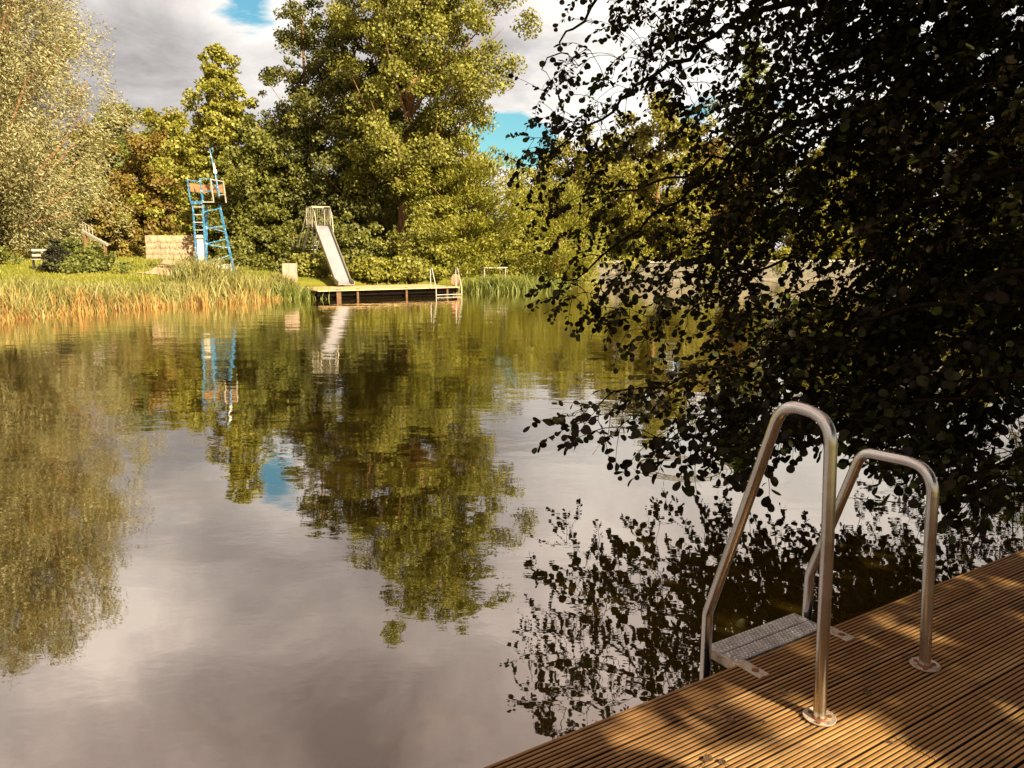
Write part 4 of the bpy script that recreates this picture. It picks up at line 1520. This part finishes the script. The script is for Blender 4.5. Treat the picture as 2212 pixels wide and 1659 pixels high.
# sunlit patches on the deck: gaps in the crown lie along the sun's path from them (centre, radii, tilt in the survey frame)
GAPS = [(1840, 1605, 215, 62, 0.42, 1.0), (1600, 1478, 110, 17, 0.42, 0.95), (1500, 1600, 330, 80, 0.30, 0.8), (2062, 1300, 58, 15, 0.50, 1.0), (1960, 1490, 75, 14, 0.45, 0.4), (2170, 1318, 60, 10, 0.4, 0.8)]


def in_gap(p):
    t = (p[2] - DZ) / SUN.z
    q = (p[0] - SUN.x * t, p[1] - SUN.y * t, DZ)
    s = proj(q)
    if s is None:
        return False
    for cx_, cy_, rx, ry, tl, open_ in GAPS:
        dx, dy = s[0] - cx_, s[1] - cy_
        a, b = dx * math.cos(tl) + dy * math.sin(tl), -dx * math.sin(tl) + dy * math.cos(tl)
        if (a / (rx * 1.1)) ** 2 + (b / (ry * 1.25)) ** 2 < 1 and ra.random() < open_:
            return True
    return False


ra = random.Random(99)
alder = empty("alder_tree", (7.0, 4.0, hz(7.0, 4.0) - 0.1))
tag(alder, "overhanging alder filling the right half with dark round leaves above the ladder", "tree")
wood_mb = MB()
AB = Vector((7.0, 4.0, hz(7.0, 4.0) - 0.2))
node_r = []


class Nodes(list):
    """wood points, mirrored in a growing array for quick nearest-point look-ups"""
    arr = np.zeros((40000, 3))

    def append(self, p):
        self.arr[len(self)] = p
        super().append(p)


nodes = Nodes()


def limb(pts, r0, r1, n=8):
    P = []
    for i in range(len(pts) - 1):                     # resample with a little wander
        for j in range(5):
            t = j / 5
            w = pts[i].lerp(pts[i + 1], t)
            if i or j:
                w = w + Vector((ra.gauss(0, 0.03), ra.gauss(0, 0.03), ra.gauss(0, 0.03)))
            P.append(w)
    P.append(pts[-1])
    R = [r0 + (r1 - r0) * k / (len(P) - 1) for k in range(len(P))]
    wood_mb.tube(P, R, n)
    for p, r in zip(P[2:], R[2:]):
        nodes.append(p)
        node_r.append(r)


stem1 = [AB, AB + Vector((-0.3, 0.3, 2.0)), AB + Vector((-0.6, 0.5, 4.5)), AB + Vector((-0.8, 0.6, 8.5))]
stem2 = [AB + Vector((0.3, -0.3, 0)), AB + Vector((0.7, -1.5, 2.5)), AB + Vector((1.2, -3.0, 5.5)), AB + Vector((1.5, -4.0, 8.5))]
stem3 = [AB + Vector((-0.2, 0.3, 0)), AB + Vector((-0.5, 1.5, 1.6)), AB + Vector((-0.6, 3.0, 3.6)), AB + Vector((-1.2, 4.2, 6.0))]
limb(stem1, 0.22, 0.05, 12)
limb(stem2, 0.18, 0.05, 12)
limb(stem3, 0.16, 0.04, 12)
trunk_pt = stem1[1]
# main limbs, pixel path with distances: they come down from the upper right towards the water
for path, r0, r1 in (
        ([(2330, -330, 5.6), (1950, -120, 6.4), (1668, 21, 7.2), (1550, 77, 7.6), (1400, 176, 8.1), (1300, 250, 8.4), (1180, 330, 8.7)], 0.045, 0.008),
        ([(2300, -60, 5.4), (2050, 20, 6.0), (1844, 114, 6.5), (1735, 196, 6.8), (1637, 289, 7.1), (1480, 380, 7.6), (1300, 420, 8.0)], 0.04, 0.008),
        ([(2320, 120, 5.2), (1980, 200, 6.0), (1750, 260, 6.4), (1611, 320, 6.8), (1555, 372, 7.0), (1462, 434, 7.3), (1330, 540, 7.6), (1200, 640, 7.8)], 0.034, 0.007),
        ([(2330, 330, 4.8), (2050, 420, 5.4), (1800, 520, 6.0), (1620, 600, 6.4), (1480, 680, 6.7)], 0.026, 0.006),
        ([(2330, 560, 4.4), (2060, 640, 5.0), (1820, 720, 5.5), (1600, 790, 5.9), (1400, 840, 6.1), (1260, 872, 6.25)], 0.022, 0.005),
        ([(2330, 760, 4.0), (2100, 840, 4.5), (1900, 890, 4.9), (1700, 920, 5.3)], 0.018, 0.005),
        ([(2330, 900, 3.9), (2200, 980, 4.2), (2080, 1030, 4.5)], 0.02, 0.005),
        ([(2200, -600, 6.0), (1800, -420, 7.0), (1500, -250, 8.0), (1330, -60, 8.6), (1240, 60, 9.0), (1170, 150, 9.2)], 0.05, 0.006)):
    P3 = [at(*q) for q in path]
    start = min((stem1[1].lerp(stem1[3], k / 20) for k in range(21)), key=lambda v_: (v_ - P3[0] - Vector((0, 0, -0.6))).length)
    limb([start] + P3, r0, r1, 7)
# limbs that carry the crown over and behind the viewpoint
for az, el, ln, z0 in ((200, 35, 5, 3.0), (230, 25, 6, 3.6), (260, 40, 6, 4.2), (290, 30, 5, 3.0), (320, 35, 5, 4.0), (170, 50, 5, 4.6), (120, 45, 5, 4.6), (240, 60, 5, 6.0), (60, 40, 4.5, 4.0), (20, 35, 4, 3.5), (180, 65, 5, 6)):
    for st in (stem1, stem2):
        b0 = st[1].lerp(st[3], max(0.05, (z0 - st[1].z) / (st[3].z - st[1].z)))
        d = Vector((math.cos(rad(az)) * math.cos(rad(el)), math.sin(rad(az)) * math.cos(rad(el)), math.sin(rad(el)) * 0.7))
        limb([b0, b0 + d * ln * 0.5 + UP * 0.2, b0 + d * ln], 0.05, 0.008, 6)

# alder leaf outline: blunt, round, folded a little along the midrib; (t along, half width)
LT = [(0.0, 0.0), (0.10, 0.13), (0.30, 0.36), (0.55, 0.46), (0.80, 0.40), (0.94, 0.24), (0.97, 0.0)]


def leaf_template():
    vs, fs = [], []
    rows = []
    for i, (t, w) in enumerate(LT):
        bend = -0.16 * t * t
        if w == 0.0:
            rows.append([len(vs)])
            vs.append((t, 0, bend))
        else:
            rows.append([len(vs), len(vs) + 1, len(vs) + 2])
            vs += [(t, -w, bend + 0.14 * w), (t, 0, bend), (t, w, bend + 0.14 * w)]
    for i in range(len(rows) - 1):
        a, b = rows[i], rows[i + 1]
        if len(a) == 1 and len(b) == 3:
            fs += [(a[0], b[1], b[0]), (a[0], b[2], b[1])]
        elif len(a) == 3 and len(b) == 3:
            for k in (0, 1):
                fs += [(a[k], a[k + 1], b[k + 1]), (a[k], b[k + 1], b[k])]
        elif len(b) == 1:
            fs += [(a[0], a[1], b[0]), (a[1], a[2], b[0])]
    return np.array(vs), np.array(fs)


LV, LF = leaf_template()
leaf_pos, leaf_ax, leaf_nr, leaf_sz = [], [], [], []
shade_c = []


def grow(target, dirv, nleaf, lsz, length, droop, stem=True):
    """a leafy twig at target; joined to the nearest wood"""
    global N_ARR
    if stem:
        P = [target]
        d = dirv.normalized()
        for k in range(4):
            d = (d + Vector((0, 0, -droop * 0.25)) + Vector((ra.gauss(0, 0.12), ra.gauss(0, 0.12), ra.gauss(0, 0.1)))).normalized()
            P.append(P[-1] + d * length / 4)
        wood_mb.tube(P, [0.0035, 0.003, 0.0025, 0.002, 0.0012], 4, caps=False)
    else:
        d = dirv.normalized()
        P = [target + d * length * k / 4 for k in range(5)]
    side = d.cross(UP)
    if side.length < 0.1:
        side = Vector((1, 0, 0))
    side.normalize()
    for k in range(nleaf):
        t = (k + 0.6) / nleaf * 4
        i = min(3, int(t))
        q = P[i].lerp(P[i + 1], t - i)
        tw = (P[i + 1] - P[i]).normalized()
        sg = 1 if k % 2 else -1
        if k == nleaf - 1:
            ax = tw + Vector((ra.gauss(0, 0.2), ra.gauss(0, 0.2), -0.2))
        else:
            ax = tw * 0.55 + side * sg * ra.uniform(0.5, 1.1) + Vector((ra.gauss(0, 0.25), ra.gauss(0, 0.25), ra.gauss(-0.25, 0.35)))
        ax.normalize()
        nr_ = Vector((ra.gauss(0, 0.55), ra.gauss(0, 0.55), ra.uniform(0.25, 1.1)))
        s = lsz * ra.uniform(0.5, 1.35) * (0.8 if k == nleaf - 1 else 1)
        leaf_pos.append(q + ax * 0.012)
        leaf_ax.append(ax)
        leaf_nr.append(nr_)
        leaf_sz.append(s)


def connect(target):
    A = nodes.arr[:len(nodes)]
    dd = A - np.array(target)
    # prefer wood that lies above and towards the trunk
    cost = np.linalg.norm(dd, axis=1) + 0.35 * np.maximum(0, -dd[:, 2]) + 0.02 * np.linalg.norm(A - np.array(AB), axis=1)
    i = int(np.argmin(cost))
    s = nodes[i]
    v = target - s
    L = v.length
    if L < 0.03:
        return v if L > 1e-4 else Vector((-1, 0, -0.2))
    m1 = s.lerp(target, 0.35) + Vector((ra.gauss(0, 0.05), ra.gauss(0, 0.05), 0.10)) * L
    m2 = s.lerp(target, 0.70) + Vector((ra.gauss(0, 0.05), ra.gauss(0, 0.05), 0.08)) * L
    r = min(node_r[i] * 0.8, 0.004 + 0.006 * L)
    wood_mb.tube([s, m1, m2, target], [r, r * 0.85, r * 0.65, 0.0035], 4, caps=False)
    for q in (m1, m2, target):
        nodes.append(q)
        node_r.append(0.0045)
    return target - m2


def depth_for(x, y):
    base = 8.8 - 2.9 * max(0, min(1, (x - 1150) / 1000)) ** 0.85
    low = max(0, min(1, (y - 600) / 350))
    base = base * (1 - low) + min(base, 6.6 - 1.6 * max(0, min(1, (x - 1250) / 950))) * low
    return base


targets = []
tries = 0
while len(targets) < 3000 and tries < 120000:
    tries += 1
    x, y = ra.uniform(1080, 2330), ra.uniform(-120, 1150)
    if not in_poly(x, y, OUTLINE) or ra.random() > keep_prob(x, y):
        continue
    Y = depth_for(x, y) * ra.uniform(0.86, 1.16)
    p = at(x, y, Y)
    if p.z < 1.75 and (p - PA).dot(N1) < 1.05:
        continue
    if p.z < 0.70:
        r_ = ray(x, y)
        Yc = (0.70 - EYE) / r_.z * r_.y
        if Yc < 3.3:
            continue
        p = at(x, y, Yc * ra.uniform(0.88, 1.0))
    # keep the fringe inside the outline: grow inwards from the rim
    targets.append((p, False))
# deeper boughs low over the water on the right, which blacken its mirror image
for _ in range(420):
    x, y = ra.uniform(1890, 2420), ra.uniform(330, 740)
    targets.append((at(x, y, ra.uniform(8.0, 11.5)), False))
# above the picture, mirrored in the pond
tries = 0
cnt = 0
while cnt < 2100 and tries < 60000:
    tries += 1
    x, y = ra.uniform(1180, 2700), ra.uniform(-900, -80)
    if x < 1230 + (-y) * 0.16 or (x < 1440 + (-y) * 0.12 and ra.random() < 0.86):
        continue
    Y = depth_for(x, 0) * ra.uniform(0.8, 1.15)
    targets.append((at(x, y, Y), False))
    cnt += 1
# named tips that stand out of the outline
TIPS = [((1142, 178), 9.2, (-0.9, 0, 0.5)), ((1215, 132), 9.0, (-1, 0, 0.25)), ((1255, 40), 8.8, (-1, 0, 0.3)), ((1172, 262), 8.9, (-1, 0, 0.2)), ((1110, 345), 8.7, (-1, 0, 0.35)), ((1135, 375), 8.6, (-1, 0, 0.05)),
        ((1185, 455), 8.3, (-0.3, 0, -1)), ((1165, 505), 8.2, (-0.25, 0, -1)), ((1250, 470), 8.1, (-0.1, 0, -1)), ((1255, 540), 8.0, (0, 0, -1)), ((1180, 645), 7.8, (-1, 0, -0.25)), ((1215, 655), 7.6, (-0.8, 0, -0.4)),
        ((1330, 690), 7.2, (-0.3, 0, -0.8)), ((1390, 735), 6.9, (-0.4, 0, -0.8)), ((1250, 872), 6.25, (-1, 0, 0.1)), ((1290, 900), 6.1, (-1, 0, -0.2)), ((1320, 925), 6.0, (-0.9, 0, -0.5)), ((1345, 845), 6.2, (-1, 0, 0.3)), ((1420, 815), 6.2, (-0.9, 0, 0.45)),
        ((1495, 960), 5.6, (-0.6, 0, -0.7)), ((1690, 960), 4.9, (-0.7, 0, -0.7)), ((1615, 1010), 5.0, (-1, 0, 0.1)), ((1300, 330), 8.2, (-0.3, 0, -0.9)), ((1380, 400), 7.9, (0, 0, -1)), ((1330, 300), 8.2, (-0.2, 0, -1)), ((1885, 1080), 4.3, (-1, 0, 0.1)), ((2090, 625), 3.9, (-0.6, -0.6, 0.2)), ((2150, 620), 3.8, (-0.5, -0.7, 0.3)), ((2120, 690), 3.9, (0.2, -0.7, -0.4))]
targets.sort(key=lambda q: (q[0] - trunk_pt).length)
for p, _ in targets:
    g_ = connect(p)
    d = g_.normalized() * 0.7 + Vector((ra.gauss(-0.25, 0.5), ra.gauss(0, 0.5), ra.gauss(-0.25, 0.35)))
    grow(p, d, ra.randint(10, 15), 0.060 + 0.016 * min(1, max(0, (2.2 - p.z) / 1.5)), ra.uniform(0.24, 0.42), ra.uniform(0.2, 1.0))
for (px, py), Y, dv in TIPS:
    p = at(px, py, Y) - Vector(dv).normalized() * 0.18
    connect(p)
    grow(p, Vector(dv), ra.randint(7, 10), 0.078, 0.36, 0.15)

# unseen leaves added right of and behind the viewpoint, to shade deck and water
cnt, tries = 0, 0
while cnt < 2300 and tries < 60000:
    tries += 1
    c = Vector((ra.uniform(-1.5, 13), ra.uniform(-8, 10.5), ra.uniform(2.6, 11.5)))
    e_ = ((c.x - 6.6) / 6.6) ** 2 + ((c.y - 1.6) / 8.2) ** 2 + ((c.z - 6.6) / 4.6) ** 2
    if e_ > 1 or (e_ < 0.25 and ra.random() < 0.6):
        continue
    if c.length < 3.2:
        continue
    s = proj(c)
    if s is not None and c.y > 0.5 and -60 < s[0] < 2290 and -160 < s[1] < 1700:
        continue
    if s is not None and c.y > 0.5 and s[0] < 1350 and -1400 < s[1] < 0:
        continue
    d = Vector((ra.gauss(0, 1), ra.gauss(0, 1), ra.gauss(-0.3, 0.4)))
    shade_c.append((c, d))
    cnt += 1
# more unseen leaves, added along the sun's path to keep the deck dim
cnt, tries = 0, 0
while cnt < 1900 and tries < 90000:
    tries += 1
    e_, n_ = ra.uniform(-3.2, 4.5), ra.uniform(-3.6, 3.5)
    t = ra.uniform(4.2, 10.5)
    q = PA + E1 * e_ + N1 * n_ + SUN * t
    s = proj(q)
    if s is not None and q.y > 0.3 and -150 < s[0] < 2300 and s[1] < 1750 and s[1] > -160:
        continue
    if (q - Vector((0, 0, EYE))).length < 2.5 or q.z < 2.3:
        continue
    shade_c.append((q, Vector((ra.gauss(0, 1), ra.gauss(0, 1), ra.gauss(-0.2, 0.4)))))
    cnt += 1
for c, d in shade_c:
    grow(c, d, 12, 0.125, 0.6, 0.5, stem=False)

LP = np.array(leaf_pos)
def stray(p):
    """leaves that would brush the lens or lie on the deck"""
    if math.dist(p, (0, 0, EYE)) < 3.0 and p[1] > -0.5:
        return True
    return p[2] < 1.35 and (Vector(p) - PA).dot(N1) < 0.55


def blocks_view(p, size):
    """the coarse shading leaves stay out of the picture itself"""
    if size < 0.085 or p[1] < 0.2:
        return False
    q = proj(p)
    return q is not None and -60 < q[0] < 2280 and -90 < q[1] < 1740


keep = np.array([not in_gap(p) and not stray(p) and not blocks_view(p, z_) for p, z_ in zip(LP, leaf_sz)])
LP = LP[keep]
LA = unit(np.array(leaf_ax)[keep])
LNn = np.array(leaf_nr)[keep]
LS = np.array(leaf_sz)[keep]
LSd = unit(np.cross(LNn, LA))
LNn = np.cross(LA, LSd)
fold = RNG.uniform(-0.6, 1.8, len(LP))
tv = LV[None, :, :] * LS[:, None, None]
V3 = LP[:, None, :] + tv[..., 0:1] * LA[:, None, :] + tv[..., 1:2] * LSd[:, None, :] * RNG.uniform(0.8, 1.05, len(LP))[:, None, None] + tv[..., 2:3] * fold[:, None, None] * LNn[:, None, :]
nv = LV.shape[0]
FF = (LF[None, :, :] + (np.arange(len(LP)) * nv)[:, None, None]).reshape(-1, 3)
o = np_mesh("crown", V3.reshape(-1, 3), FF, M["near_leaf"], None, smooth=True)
rel(o, alder)
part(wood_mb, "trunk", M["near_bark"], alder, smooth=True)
print("alder leaves", len(LP))
